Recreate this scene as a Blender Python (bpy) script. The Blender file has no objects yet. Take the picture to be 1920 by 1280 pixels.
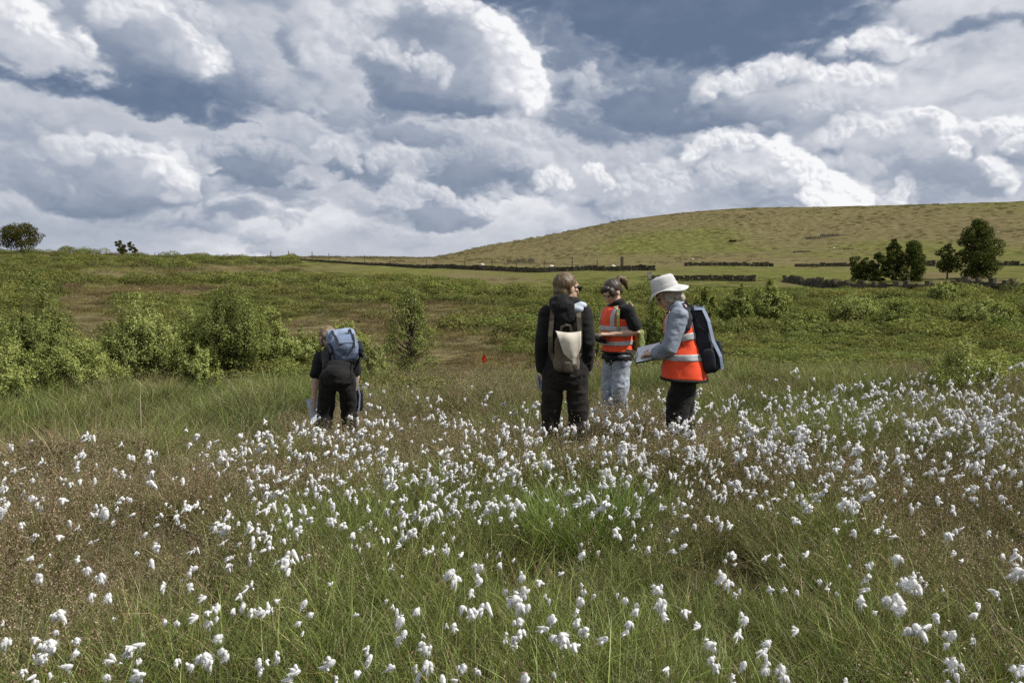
import bpy, bmesh, math, random
import numpy as np
from mathutils import Vector, Matrix, Euler
from mathutils import noise as mn

random.seed(11)
rng = np.random.default_rng(11)
scene = bpy.context.scene
COL = scene.collection
R = math.radians

# ---------------------------------------------------------------- camera, world, sun, exposure
F = 1507.0
PITCH = math.atan(125 / F)
EYE = 1.6
cam_d = bpy.data.cameras.new('camera')
cam = bpy.data.objects.new('camera', cam_d)
COL.objects.link(cam)
cam_d.sensor_width = 36
cam_d.lens = 36 * F / 1920
cam_d.clip_start = 0.05
cam_d.clip_end = 9000
cam.location = (0, 0, EYE)
cam.rotation_euler = (math.pi / 2 - PITCH, 0, 0)
scene.camera = cam
scene.view_settings.view_transform = 'Standard'
scene.view_settings.look = 'None'
scene.view_settings.exposure = 0.3
scene.view_settings.gamma = 1
scene.view_settings.use_curve_mapping = False
scene.cycles.max_bounces = 5
scene.cycles.diffuse_bounces = 3
scene.cycles.glossy_bounces = 2
scene.cycles.transmission_bounces = 3
scene.cycles.transparent_max_bounces = 4
scene.cycles.use_denoising = False

SUN_EL, SUN_AZ = R(48), R(104)          # azimuth clockwise from the viewing direction
sd = bpy.data.lights.new('sun', 'SUN')
sd.energy = 4.6
sd.angle = R(0.6)
sd.color = (1.0, 0.955, 0.88)
sun = bpy.data.objects.new('sun', sd)
COL.objects.link(sun)
sun.location = (40, 20, 60)
sdir = Vector((math.sin(SUN_AZ) * math.cos(SUN_EL), math.cos(SUN_AZ) * math.cos(SUN_EL), math.sin(SUN_EL)))
sun.rotation_euler = (-sdir).to_track_quat('-Z', 'Y').to_euler()


class NB:
    """small helper that chains shader nodes"""
    def __init__(s, tree):
        s.t = tree
        tree.nodes.clear()

    def n(s, kind, **kw):
        x = s.t.nodes.new(kind)
        for k, v in kw.items():
            setattr(x, k, v)
        return x

    def put(s, sock, v):
        if isinstance(v, bpy.types.NodeSocket):
            s.t.links.new(v, sock)
        elif v is not None:
            sock.default_value = v

    def m(s, op, a, b=None, c=None, clamp=False):
        x = s.n('ShaderNodeMath', operation=op, use_clamp=clamp)
        for i, v in enumerate((a, b, c)):
            s.put(x.inputs[i], v)
        return x.outputs[0]

    def vm(s, op, a, b=None, c=None, scale=None):
        x = s.n('ShaderNodeVectorMath', operation=op)
        for i, v in enumerate((a, b, c)):
            if v is not None:
                s.put(x.inputs[i], v)
        if scale is not None:
            s.put(x.inputs['Scale'], scale)
        return x.outputs['Value'] if op in ('LENGTH', 'DOT_PRODUCT') else x.outputs[0]

    def mr(s, x, a, b, c=0.0, d=1.0, smooth=True):
        k = s.n('ShaderNodeMapRange', interpolation_type='SMOOTHSTEP' if smooth else 'LINEAR')
        for i, v in enumerate((x, a, b, c, d)):
            s.put(k.inputs[i], v)
        return k.outputs[0]

    def mixf(s, f, a, b):
        k = s.n('ShaderNodeMix', data_type='FLOAT')
        s.put(k.inputs[0], f); s.put(k.inputs[2], a); s.put(k.inputs[3], b)
        return k.outputs[0]

    def mixc(s, f, a, b, mode='MIX'):
        k = s.n('ShaderNodeMix', data_type='RGBA', blend_type=mode)
        s.put(k.inputs[0], f); s.put(k.inputs[6], a); s.put(k.inputs[7], b)
        return k.outputs[2]

    def noise(s, vec, scale, detail=4, rough=0.55, dist=0.0, out=0, kind='FBM'):
        k = s.n('ShaderNodeTexNoise', noise_type=kind)
        s.put(k.inputs['Vector'], vec)
        k.inputs['Scale'].default_value = scale
        k.inputs['Detail'].default_value = detail
        k.inputs['Roughness'].default_value = rough
        k.inputs['Distortion'].default_value = dist
        return k.outputs[out]

    def voro(s, vec, scale, detail=3, rough=0.5, lac=2.2, smooth=0.6):
        k = s.n('ShaderNodeTexVoronoi', feature='SMOOTH_F1', normalize=True)
        s.put(k.inputs['Vector'], vec)
        k.inputs['Scale'].default_value = scale
        k.inputs['Detail'].default_value = detail
        k.inputs['Roughness'].default_value = rough
        k.inputs['Lacunarity'].default_value = lac
        k.inputs['Smoothness'].default_value = smooth
        return k.outputs['Distance']

    def ramp(s, f, stops):
        k = s.n('ShaderNodeValToRGB')
        e = k.color_ramp.elements
        while len(e) < len(stops):
            e.new(0.5)
        for el, (p, c) in zip(e, stops):
            el.position = p
            el.color = (*c, 1)
        s.put(k.inputs[0], f)
        return k.outputs[0]


CP, SP = math.cos(PITCH), math.sin(PITCH)


def ray(u, v):
    X, Y = (u - 960) / F, (640 - v) / F
    return X, CP + Y * SP, -SP + Y * CP


def azel(u, v):
    x, y, z = ray(u, v)
    return math.atan2(x, y), math.atan2(z, math.hypot(x, y))


def at_r(u, v, r):
    """point on the line of sight of a photograph pixel at horizontal range r"""
    x, y, z = ray(u, v)
    h = math.hypot(x, y)
    return Vector((x / h * r, y / h * r, EYE + z / h * r))


def at_z(u, v, z0):
    x, y, z = ray(u, v)
    t = (z0 - EYE) / z
    return Vector((x * t, y * t, z0))


def proj(x, y, z):
    dz = z - EYE
    d = y * CP - dz * SP
    return 960 + F * x / d, 640 - F * (y * SP + dz * CP) / d


# ---- sky: cumulus under a Nishita sky, all in world directions
world = bpy.data.worlds.new('World')
scene.world = world
world.use_nodes = True


# ---- procedural clouds: noise, soft banks and heaped puffs, worked out once per direction of the sky
def _hash(ix, iy, iz):
    h = (ix.astype(np.uint32) * np.uint32(374761393) + iy.astype(np.uint32) * np.uint32(668265263) + iz.astype(np.uint32) * np.uint32(2147483647 - 58)) & np.uint32(0xffffffff)
    h = (h ^ (h >> np.uint32(13))) * np.uint32(1274126177)
    h = h ^ (h >> np.uint32(16))
    return (h & np.uint32(0xffff)).astype(np.float32) / 65535.0


def vnoise3(x, y, z):
    xi, yi, zi = np.floor(x), np.floor(y), np.floor(z)
    fx, fy, fz = (x - xi).astype(np.float32), (y - yi).astype(np.float32), (z - zi).astype(np.float32)
    fx, fy, fz = [f * f * f * (f * (f * 6 - 15) + 10) for f in (fx, fy, fz)]
    xi, yi, zi = [k.astype(np.int64) for k in (xi, yi, zi)]
    def row(a, b):
        p, q = _hash(xi, yi + a, zi + b), _hash(xi + 1, yi + a, zi + b)
        return p + (q - p) * fx
    r0 = row(0, 0); r0 += (row(1, 0) - r0) * fy
    r1 = row(0, 1); r1 += (row(1, 1) - r1) * fy
    return r0 + (r1 - r0) * fz


def fbm3(x, y, z, octaves=5, gain=0.52, lac=2.03):
    s, a, t = 0, 1.0, 0
    for i in range(octaves):
        s = s + a * vnoise3(x + 17.3 * i, y + 9.1 * i, z + 4.7 * i)
        t += a
        a *= gain
        x, y, z = x * lac, y * lac, z * lac
    return s / t - 0.5


def sstep(x, a, b):
    t = np.clip((x - a) / (b - a), 0, 1)
    return t * t * (3 - 2 * t)


def cloud_tone(AZ, EL, detail=True):
    """tone 0 (slate blue) .. 1 (sunlit white) for a grid of directions"""
    ce = np.cos(EL)
    X, Y, Z = np.sin(AZ) * ce, np.cos(AZ) * ce, np.sin(EL)
    Xs, Ys, Zs = X, Y, Z * 1.6
    wa = fbm3(Xs * 9, Ys * 9, Zs * 9, 6, 0.55)
    wb = fbm3(Xs * 9 + 31, Ys * 9 + 7, Zs * 9 + 3, 6, 0.55)
    fine = fbm3(Xs * 34 + 5, Ys * 34, Zs * 40, 5, 0.6)
    big = fbm3(Xs * 4.2 + wa * .5, Ys * 4.2, Zs * 5.5 + wb * .5, 5, 0.5)
    bil = 1 - 2 * np.abs(fbm3(Xs * 22 + wa * 1.2, Ys * 22, Zs * 26 + wb * 1.2, 4, 0.5)) * 2.2
    T = 0.67 + big * 0.85 + fine * 0.10
    PA, PE = AZ + wa * 0.085, EL + wb * 0.055
    ux = wa * 2 + fine * 0.5
    def bank(u, v, rx, ry, rot, ta, tb, soft, amp, op):
        nonlocal T
        a0, e0 = azel(u, v)
        m = (np.abs(AZ - a0) < 2.2 * rx / F + .15) & (np.abs(EL - e0) < 2.2 * max(ry, rx * abs(math.sin(R(rot)))) / F + .12)
        ii = np.where(m.any(1))[0]; jj = np.where(m.any(0))[0]
        if not len(ii) or not len(jj):
            return
        s = np.s_[ii[0]:ii[-1] + 1, jj[0]:jj[-1] + 1]
        dx, dy = (PA[s] - a0) * F, (PE[s] - e0) * F
        c, sn = math.cos(R(rot)), math.sin(R(rot))
        qx, qy = (dx * c + dy * sn) / rx, (-dx * sn + dy * c) / ry
        e = 1 - np.hypot(qx, qy) + amp * (fine[s] * 1.3 + (bil[s] - 0.6) * 0.35)
        al = sstep(e, 0, soft) * op
        k = qx * (0.45 * c + 0.9 * sn) + qy * (-0.45 * sn + 0.9 * c)
        t = tb + (ta - tb) * sstep(k + fine[s] * .5, -0.8, 0.8)
        T[s] += al * (t - T[s])
    pr = random.Random(5)
    def puffs(pts, rad, n, ta, tb, spread, op=0.8, grow=0.5):
        """heap n puffs along a line of photograph points, the small ones last"""
        seg = np.array(pts, float)
        L = np.concatenate([[0], np.cumsum(np.hypot(*np.diff(seg, axis=0).T))])
        for i in range(n):
            f = i / n
            t = pr.random() * L[-1]
            u = np.interp(t, L, seg[:, 0]) + pr.gauss(0, spread)
            v = np.interp(t, L, seg[:, 1]) + pr.gauss(0, spread * .7)
            r = rad * (1 - 0.72 * f) * pr.uniform(0.65, 1.15)
            a0, e0 = azel(u, v)
            j0, j1 = np.searchsorted(AZ[0], [a0 - 1.6 * r / F, a0 + 1.6 * r / F])
            i0, i1 = np.searchsorted(EL[:, 0], [e0 - 1.6 * r / F, e0 + 1.6 * r / F])
            if i1 - i0 < 2 or j1 - j0 < 2:
                continue
            s = np.s_[i0:i1, j0:j1]
            w = 0.55 if r > 20 else 0.8
            dx = (AZ[s] - a0) * F / r + ux[s] * w * .5
            dy = (EL[s] - e0) * F / r + fine[s] * w * 1.4
            rho = np.hypot(dx, dy)
            al = (1 - sstep(rho, grow, 1.0)) * op
            nz = np.sqrt(np.clip(1 - rho * rho, 0, 1))
            k = dx * 0.42 + dy * 0.72 + nz * 0.30
            t_ = tb + (ta - tb) * sstep(k, -0.55, 0.75)
            T[s] += al * (t_ - T[s])
    # smaller broken cumulus in rows, lower and flatter towards the horizon, all the way round
    for i in range(150 if detail else 0):
        v = 40 + 440 * (i / 150) ** 0.8
        u = pr.uniform(-900, 2800)
        w = (30 + 70 * (1 - v / 520)) * pr.uniform(0.7, 1.5)
        dk = pr.uniform(0.26, 0.46)
        sl = pr.uniform(0.0, 0.3)
        bank(u, v, w * 1.5, w * 0.42, -6, dk + .16, dk, 0.7, 0.8, 0.85)
        puffs([(u - w, v - w * .3), (u + w * .2, v - w * (.55 - sl)), (u + w * 1.2, v - w * (.3 - sl * 2))], w * .30, 36, 0.80, 0.54, w * .16, 0.45)
    for kind, *a in CLOUDS:
        if kind == 'bank':
            bank(*a)
        elif detail:
            puffs(*a)
    # wind-torn edges
    h, w = T.shape
    px = w / (AZ[0, -1] - AZ[0, 0]) / F
    n1 = fbm3(Xs * 26 + 11, Ys * 26, Zs * 30 + 2, 5, 0.62)
    n2 = fbm3(Xs * 26 + 3, Ys * 26 + 8, Zs * 30, 5, 0.62)
    jj = np.clip(np.arange(w)[None, :] + n1 * 30 * px, 0, w - 1.001)
    ii = np.clip(np.arange(h)[:, None] + n2 * 24 * px, 0, h - 1.001)
    j0, i0 = jj.astype(int), ii.astype(int)
    fj, fi = jj - j0, ii - i0
    T = (T[i0, j0] * (1 - fj) + T[i0, j0 + 1] * fj) * (1 - fi) + (T[i0 + 1, j0] * (1 - fj) + T[i0 + 1, j0 + 1] * fj) * fi
    T = T + fine * 0.15 + fbm3(Xs * 85, Ys * 85, Zs * 100 + 9, 3, 0.6) * 0.06 + (bil - 0.62) * 0.05 * np.clip(T, 0, 1)
    return T


TONES = [0.0, 0.25, 0.5, 0.72, 0.9, 1.0]
TINTS = [(0.100, 0.137, 0.216), (0.176, 0.216, 0.296), (0.305, 0.343, 0.415), (0.450, 0.472, 0.526), (0.630, 0.643, 0.678), (0.765, 0.770, 0.783)]


# soft banks: photograph pixel of the centre, half axes, turn, tone on the lit and the far side, softness, raggedness, cover
# puffs: line of points, radius, count, lit and shaded tone, spread
CLOUDS = [
    ('bank', 1800, 170, 330, 150, 0, 0.82, 0.76, 0.9, 0.4, 0.95),
    ('bank', 300, 228, 460, 46, 0, 0.74, 0.64, 0.8, 0.6, 0.9),
    ('bank', 60, 270, 180, 45, 0, 0.50, 0.44, 0.9, 0.6, 0.8),
    ('bank', 200, 250, 90, 18, -4, 0.46, 0.38, 0.8, 0.7, 0.8),
    ('bank', 120, 430, 330, 60, 0, 0.54, 0.48, 1.0, 0.6, 0.8),
    ('bank', 700, 455, 420, 45, 0, 0.70, 0.60, 0.9, 0.6, 0.85),
    ('bank', 560, 110, 120, 130, 0, 0.68, 0.58, 0.8, 0.7, 0.9),
    ('puffs', [(590, 30), (640, 80), (600, 130)], 40, 70, 0.86, 0.60, 22, 0.5),
    ('puffs', [(490, 40), (520, 110), (560, 170)], 34, 60, 0.76, 0.56, 22, 0.45),
    ('bank', 545, 75, 26, 60, 25, 0.34, 0.28, 0.8, 0.7, 0.85),
    ('bank', 560, 130, 40, 26, 0, 0.44, 0.38, 0.8, 0.7, 0.8),
    ('puffs', [(560, 215), (600, 245), (660, 295), (680, 320)], 24, 70, 0.80, 0.58, 12, 0.5),
    ('bank', 760, 265, 185, 40, -12, 0.46, 0.30, 0.5, 0.8, 0.95),
    ('puffs', [(850, 240), (900, 235), (960, 235), (1000, 262)], 24, 70, 0.84, 0.6, 12, 0.5),
    ('bank', 480, 305, 110, 46, -8, 0.42, 0.22, 0.5, 0.8, 0.95),
    ('puffs', [(370, 300), (400, 262), (450, 262), (500, 285), (560, 295)], 18, 80, 0.76, 0.5, 9, 0.5),
    ('bank', 490, 335, 90, 20, -4, 0.30, 0.20, 0.6, 0.7, 0.95),
    ('bank', 665, 325, 85, 34, -14, 0.38, 0.24, 0.45, 0.8, 1.0),
    ('puffs', [(590, 270), (640, 285), (655, 305), (665, 325)], 15, 60, 0.84, 0.6, 6, 0.55),
    ('puffs', [(695, 300), (725, 285), (770, 290), (790, 310)], 17, 70, 0.86, 0.6, 7, 0.6),
    ('bank', 890, 340, 140, 46, -4, 0.42, 0.27, 0.5, 0.8, 0.97),
    ('puffs', [(790, 305), (840, 285), (900, 285), (960, 300)], 16, 70, 0.62, 0.42, 8, 0.45),
    ('bank', 820, 402, 115, 26, -8, 0.44, 0.30, 0.5, 0.8, 0.95),
    ('puffs', [(740, 335), (800, 350), (840, 372), (925, 400)], 17, 110, 0.86, 0.60, 7, 0.6),
    ('puffs', [(440, 375), (480, 385), (520, 398), (560, 415)], 15, 60, 0.74, 0.54, 8, 0.5),
    ('bank', 455, 402, 55, 16, 0, 0.42, 0.30, 0.7, 0.8, 0.9),
    ('bank', 1160, 190, 160, 110, -25, 0.72, 0.56, 0.6, 0.7, 0.95),
    ('puffs', [(1020, 115), (1080, 125), (1140, 165), (1200, 210), (1265, 245)], 30, 150, 0.80, 0.54, 18, 0.5),
    ('bank', 1120, 238, 115, 36, -10, 0.36, 0.22, 0.6, 0.7, 0.95),
    ('bank', 1060, 165, 46, 22, 0, 0.40, 0.34, 0.8, 0.7, 0.85),
    ('puffs', [(1010, 265), (1080, 285), (1130, 300), (1200, 290), (1260, 250)], 22, 90, 0.78, 0.58, 12, 0.5),
    ('bank', 990, 345, 80, 34, 0, 0.36, 0.24, 0.7, 0.7, 0.9),
    # slate blue bank across the top
    ('bank', 1330, 20, 450, 112, 0, 0.03, 0.00, 0.35, 0.35, 1.0),
    ('bank', 1040, 8, 260, 46, 0, 0.04, 0.0, 0.5, 0.4, 1.0),
    ('bank', 1060, 85, 110, 50, -20, 0.36, 0.20, 0.7, 0.9, 0.9),
    ('bank', 1540, 112, 150, 24, 4, 0.10, 0.02, 0.6, 0.5, 1.0),
    ('bank', 1280, 200, 235, 64, -8, 0.26, 0.10, 0.5, 0.6, 0.97),
    ('puffs', [(1130, 140), (1250, 150), (1340, 160)], 26, 40, 0.34, 0.22, 12, 0.35),
    ('bank', 1500, 180, 165, 48, -3, 0.80, 0.56, 0.6, 0.8, 0.95),
    ('bank', 1400, 208, 115, 42, 0, 0.54, 0.26, 0.8, 0.6, 0.9),
    ('puffs', [(1330, 170), (1400, 150), (1440, 128), (1475, 122), (1530, 145), (1600, 145), (1655, 150)], 22, 220, 1.00, 0.64, 10, 0.55),
    ('puffs', [(1500, 190), (1600, 185), (1640, 195)], 24, 90, 0.84, 0.58, 14, 0.5),
    ('bank', 1640, 85, 130, 22, 9, 0.92, 0.76, 0.9, 1.0, 0.95),
    ('puffs', [(1560, 95), (1620, 75), (1680, 65), (1730, 90)], 18, 90, 1.02, 0.74, 9, 0.5),
    ('bank', 1770, 14, 190, 26, 0, 0.84, 0.76, 0.8, 0.7, 0.95),
    ('bank', 1850, 43, 130, 15, 0, 0.26, 0.18, 0.7, 0.6, 0.9),
    ('bank', 1830, 190, 80, 12, 0, 0.64, 0.60, 0.9, 0.8, 0.7),
    # big central cumulus
    ('bank', 825, 112, 190, 112, -8, 0.54, 0.32, 0.28, 0.6, 1.0),
    ('puffs', [(650, 80), (680, 40), (720, 15)], 30, 90, 0.86, 0.60, 14, 0.45),
    ('puffs', [(800, 8), (850, 6), (900, 22)], 22, 70, 0.98, 0.66, 9, 0.5),
    ('bank', 800, 50, 110, 30, -8, 0.38, 0.28, 0.7, 0.6, 0.9),
    ('bank', 850, 182, 175, 34, -12, 0.24, 0.12, 0.5, 0.5, 0.97),
    ('puffs', [(700, 92), (760, 100), (800, 115), (835, 140)], 19, 90, 0.92, 0.56, 14, 0.42),
    ('puffs', [(900, 60), (925, 110), (935, 180)], 40, 90, 0.72, 0.46, 16, 0.3),
    ('puffs', [(930, 60), (955, 110), (965, 180)], 36, 110, 0.98, 0.70, 12, 0.4),
    ('puffs', [(905, 35), (945, 60), (980, 105), (1000, 160), (1000, 205)], 26, 230, 1.10, 0.82, 8, 0.55),
    # upper left cumulus
    ('bank', 325, 85, 170, 112, -18, 0.64, 0.34, 0.30, 0.7, 1.0),
    ('puffs', [(190, 30), (215, 10), (260, 15), (300, 25), (330, 50)], 30, 150, 0.92, 0.64, 12, 0.5),
    ('puffs', [(320, 40), (350, 80), (375, 130)], 30, 60, 0.80, 0.54, 14, 0.35),
    ('puffs', [(335, 20), (365, 60), (395, 105), (418, 160)], 20, 200, 1.04, 0.72, 9, 0.5),
    ('puffs', [(350, 10), (390, 30), (400, 60)], 22, 60, 0.84, 0.62, 10, 0.5),
    ('bank', 235, 160, 290, 42, -3, 0.08, 0.00, 0.5, 0.55, 1.0),
    ('bank', 280, 118, 90, 36, -20, 0.28, 0.14, 0.9, 0.6, 0.9),
    ('bank', 440, 150, 40, 50, 0, 0.30, 0.20, 0.7, 0.7, 0.9),
    ('bank', 50, 80, 130, 56, -12, 0.86, 0.66, 0.5, 0.75, 1.0),
    ('puffs', [(0, 10), (40, 35), (80, 58), (120, 75), (165, 85)], 32, 220, 1.04, 0.72, 12, 0.55),
    ('puffs', [(108, 68), (125, 66)], 11, 30, 1.08, 0.8, 4, 0.6),
    ('bank', 165, 60, 30, 40, 20, 0.46, 0.36, 0.9, 0.7, 0.7),
    # middle left cumulus
    ('bank', 215, 318, 165, 58, -8, 0.66, 0.40, 0.4, 0.8, 0.97),
    ('puffs', [(95, 275), (160, 275), (240, 285), (290, 300), (345, 330), (358, 360)], 24, 240, 0.94, 0.62, 10, 0.5),
    ('puffs', [(280, 300), (320, 320), (355, 350)], 18, 90, 1.02, 0.76, 8, 0.5),
    ('bank', 190, 366, 205, 26, -2, 0.34, 0.22, 0.6, 0.5, 1.0),
    ('bank', 30, 335, 80, 40, 0, 0.50, 0.34, 0.7, 0.7, 0.9),
    # right hand cumulus
    ('bank', 1180, 350, 150, 46, 0, 0.74, 0.58, 0.8, 0.8, 0.9),
    ('puffs', [(1015, 345), (1040, 328), (1065, 345)], 15, 80, 1.02, 0.66, 7, 0.55),
    ('puffs', [(1105, 315), (1125, 325), (1140, 350)], 14, 60, 1.04, 0.72, 6, 0.55),
    ('puffs', [(1150, 350), (1220, 330), (1280, 320), (1230, 370)], 20, 150, 0.90, 0.60, 14, 0.5),
    ('bank', 1420, 325, 150, 62, -10, 0.80, 0.60, 0.4, 0.9, 1.0),
    ('puffs', [(1290, 290), (1330, 268), (1400, 262), (1450, 275)], 19, 200, 1.02, 0.64, 8, 0.55),
    ('puffs', [(1320, 320), (1380, 330), (1450, 340)], 20, 110, 0.86, 0.56, 16, 0.5),
    ('bank', 1390, 345, 50, 26, 0, 0.44, 0.36, 0.8, 0.8, 0.85),
    ('bank', 1420, 375, 90, 12, 0, 0.48, 0.42, 0.8, 0.7, 0.9),
    ('puffs', [(1450, 280), (1500, 308), (1540, 338), (1590, 355), (1625, 380)], 22, 330, 1.10, 0.74, 10, 0.6),
    ('puffs', [(1510, 368), (1560, 378), (1600, 388)], 20, 110, 1.08, 0.80, 10, 0.6),
    ('puffs', [(1650, 385), (1680, 370), (1700, 340), (1680, 380)], 14, 70, 0.98, 0.66, 8, 0.5),
    ('bank', 1650, 275, 150, 40, -6, 0.82, 0.66, 0.6, 0.9, 0.9),
    ('puffs', [(1560, 250), (1610, 230), (1650, 250), (1700, 230)], 20, 130, 0.98, 0.64, 10, 0.5),
    ('puffs', [(1715, 225), (1745, 215), (1780, 250), (1800, 285)], 21, 150, 1.06, 0.66, 8, 0.55),
    ('bank', 1790, 340, 140, 44, -6, 0.48, 0.36, 0.7, 0.7, 0.95),
    ('puffs', [(1810, 245), (1860, 245), (1915, 240), (1900, 275)], 20, 140, 1.04, 0.62, 8, 0.55),
    ('puffs', [(1840, 300), (1870, 318), (1900, 350)], 16, 110, 1.02, 0.64, 6, 0.55),
]


def sky_image(name, az, el, detail):
    AZ, EL = np.meshgrid(az, el)
    T = cloud_tone(AZ, EL, detail)
    px = np.ones((len(el), len(az), 4), np.float32)
    for k in range(3):
        px[..., k] = np.interp(T, TONES, [c[k] for c in TINTS])
    px[..., 3] = 0.90 + 0.10 * sstep(T, 0.0, 0.55)        # cover: thin blue gaps only
    im = bpy.data.images.new(name, len(az), len(el), alpha=True, float_buffer=True)
    im.colorspace_settings.name = 'Non-Color'
    im.alpha_mode = 'CHANNEL_PACKED'
    im.pixels.foreach_set(px.ravel())
    im.update()
    im.pack()
    return im


def build_sky():
    b = NB(world.node_tree)
    d = b.n('ShaderNodeTexCoord').outputs['Generated']
    sep = b.n('ShaderNodeSeparateXYZ')
    b.put(sep.inputs[0], d)
    x, y, z = sep.outputs
    az = b.m('ARCTAN2', x, y)
    el = b.m('ARCSINE', z)
    def tex(name, a0, a1, e0, e1, w, h, detail, ext):
        im = sky_image(name, np.linspace(a0, a1, w), np.linspace(e0, e1, h), detail)
        c = b.n('ShaderNodeCombineXYZ')
        b.put(c.inputs[0], b.mr(az, a0, a1, smooth=False))
        b.put(c.inputs[1], b.mr(el, e0, e1, smooth=False))
        t = b.n('ShaderNodeTexImage', image=im, extension=ext, interpolation='Cubic')
        b.put(t.inputs[0], c.outputs[0])
        return t
    wide = tex('cloud_cover', -math.pi, math.pi, R(-10), R(90), 1000, 280, False, 'EXTEND')
    A, E0, E1 = R(50), R(-3), R(31)
    fine = tex('cloud_detail', -A, A, E0, E1, 2000, 680, True, 'EXTEND')
    f = b.m('MULTIPLY', b.mr(b.m('ABSOLUTE', az), A - R(7), A, 1, 0), b.mr(el, E1 - R(7), E1, 1, 0))
    col = b.mixc(f, wide.outputs[0], fine.outputs[0])
    cov = b.mixf(f, wide.outputs[1], fine.outputs[1])
    bg = b.n('ShaderNodeBackground')
    b.put(bg.inputs[0], col)
    bg.inputs[1].default_value = 1.0
    sky = b.n('ShaderNodeTexSky', sky_type='NISHITA', sun_disc=False, sun_elevation=SUN_EL, sun_rotation=SUN_AZ)
    bs = b.n('ShaderNodeBackground')
    b.put(bs.inputs[0], sky.outputs[0])
    bs.inputs[1].default_value = 0.08
    mix = b.n('ShaderNodeMixShader')
    b.put(mix.inputs[0], cov)
    b.t.links.new(bs.outputs[0], mix.inputs[1])
    b.t.links.new(bg.outputs[0], mix.inputs[2])
    out = b.n('ShaderNodeOutputWorld')
    b.t.links.new(mix.outputs[0], out.inputs[0])
    world.cycles.sampling_method = 'MANUAL'
    world.cycles.sample_map_resolution = 512


build_sky()

# ---------------------------------------------------------------- helpers
def link(o, parent=None):
    COL.objects.link(o)
    if parent is not None:
        o.parent = parent
    return o


def tag(o, label=None, cat=None, group=None, kind=None):
    if label: o['label'] = label
    if cat: o['category'] = cat
    if group: o['group'] = group
    if kind: o['kind'] = kind
    return o


def empty(name, loc=(0, 0, 0), rz=0.0):
    o = bpy.data.objects.new(name, None)
    o.empty_display_size = 0.1
    o.location = loc
    o.rotation_euler = (0, 0, rz)
    return link(o)


def mesh_from(name, V, Fc, mat=None, smooth=False, cols=None):
    me = bpy.data.meshes.new(name)
    me.from_pydata([tuple(map(float, v)) for v in V], [], [tuple(map(int, f)) for f in Fc])
    if cols is not None:
        a = me.color_attributes.new('tone', 'FLOAT_COLOR', 'POINT')
        c = np.ones((len(V), 4), np.float32); c[:, :3] = cols
        a.data.foreach_set('color', c.ravel())
    if mat: me.materials.append(mat)
    if smooth: me.polygons.foreach_set('use_smooth', [True] * len(me.polygons))
    me.update()
    return me


def obj(name, me, parent=None):
    return link(bpy.data.objects.new(name, me), parent)


def bm_obj(name, bm, mat, parent=None, smooth=True):
    me = bpy.data.meshes.new(name)
    bmesh.ops.recalc_face_normals(bm, faces=bm.faces)
    bm.to_mesh(me); bm.free()
    me.materials.append(mat)
    if smooth: me.polygons.foreach_set('use_smooth', [True] * len(me.polygons))
    return obj(name, me, parent)


def material(name, col, rough=0.8, var=0.18, scale=12, bump=0.0, bscale=60, spec=0.25, trans=0.0, col2=None, metallic=0.0, sheen=0.0):
    m = bpy.data.materials.new(name)
    m.use_nodes = True
    b = NB(m.node_tree)
    co = b.n('ShaderNodeTexCoord').outputs['Object']
    n = b.noise(co, scale, 5, 0.6)
    c2 = col2 or tuple(c * (1 - var * 1.6) for c in col)
    c1 = col if col2 else tuple(min(1, c * (1 + var)) for c in col)
    k = b.mixc(b.mr(n, 0.3, 0.7), (*c2, 1), (*c1, 1))
    p = b.n('ShaderNodeBsdfPrincipled')
    b.put(p.inputs['Base Color'], k)
    p.inputs['Roughness'].default_value = rough
    p.inputs['Specular IOR Level'].default_value = spec
    p.inputs['Metallic'].default_value = metallic
    p.inputs['Sheen Weight'].default_value = sheen
    if bump:
        bn = b.n('ShaderNodeBump')
        bn.inputs['Strength'].default_value = 0.6
        bn.inputs['Distance'].default_value = bump
        b.put(bn.inputs['Height'], b.noise(co, bscale, 4, 0.6))
        b.put(p.inputs['Normal'], bn.outputs[0])
    sh = p.outputs[0]
    if trans:
        t = b.n('ShaderNodeBsdfTranslucent'); b.put(t.inputs[0], k)
        x = b.n('ShaderNodeMixShader'); x.inputs[0].default_value = trans
        b.t.links.new(sh, x.inputs[1]); b.t.links.new(t.outputs[0], x.inputs[2])
        sh = x.outputs[0]
    o = b.n('ShaderNodeOutputMaterial')
    b.t.links.new(sh, o.inputs[0])
    return m


def leaf_material(name, trans=0.3, gloss=0.04):
    """plant matter: colour per leaf from the mesh, a per-plant shift from the scatter"""
    m = bpy.data.materials.new(name)
    m.use_nodes = True
    b = NB(m.node_tree)
    a = b.n('ShaderNodeAttribute', attribute_name='tone')
    t = b.n('ShaderNodeAttribute', attribute_type='INSTANCER', attribute_name='tint')
    c = b.vm('MULTIPLY', a.outputs['Color'], b.vm('ADD', t.outputs['Vector'], (1, 1, 1)))
    d = b.n('ShaderNodeBsdfDiffuse'); b.put(d.inputs[0], c)
    tr = b.n('ShaderNodeBsdfTranslucent'); b.put(tr.inputs[0], b.vm('MULTIPLY', c, (1.15, 1.12, 0.75)))
    x = b.n('ShaderNodeMixShader'); x.inputs[0].default_value = trans
    b.t.links.new(d.outputs[0], x.inputs[1]); b.t.links.new(tr.outputs[0], x.inputs[2])
    g = b.n('ShaderNodeBsdfGlossy'); g.inputs['Roughness'].default_value = 0.45
    y = b.n('ShaderNodeMixShader'); y.inputs[0].default_value = gloss
    b.t.links.new(x.outputs[0], y.inputs[1]); b.t.links.new(g.outputs[0], y.inputs[2])
    o = b.n('ShaderNodeOutputMaterial')
    b.t.links.new(y.outputs[0], o.inputs[0])
    return m


LEAF = leaf_material('leaf', .3, .0)
GRASS = leaf_material('grass_blade', 0.25, 0.03)

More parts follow.
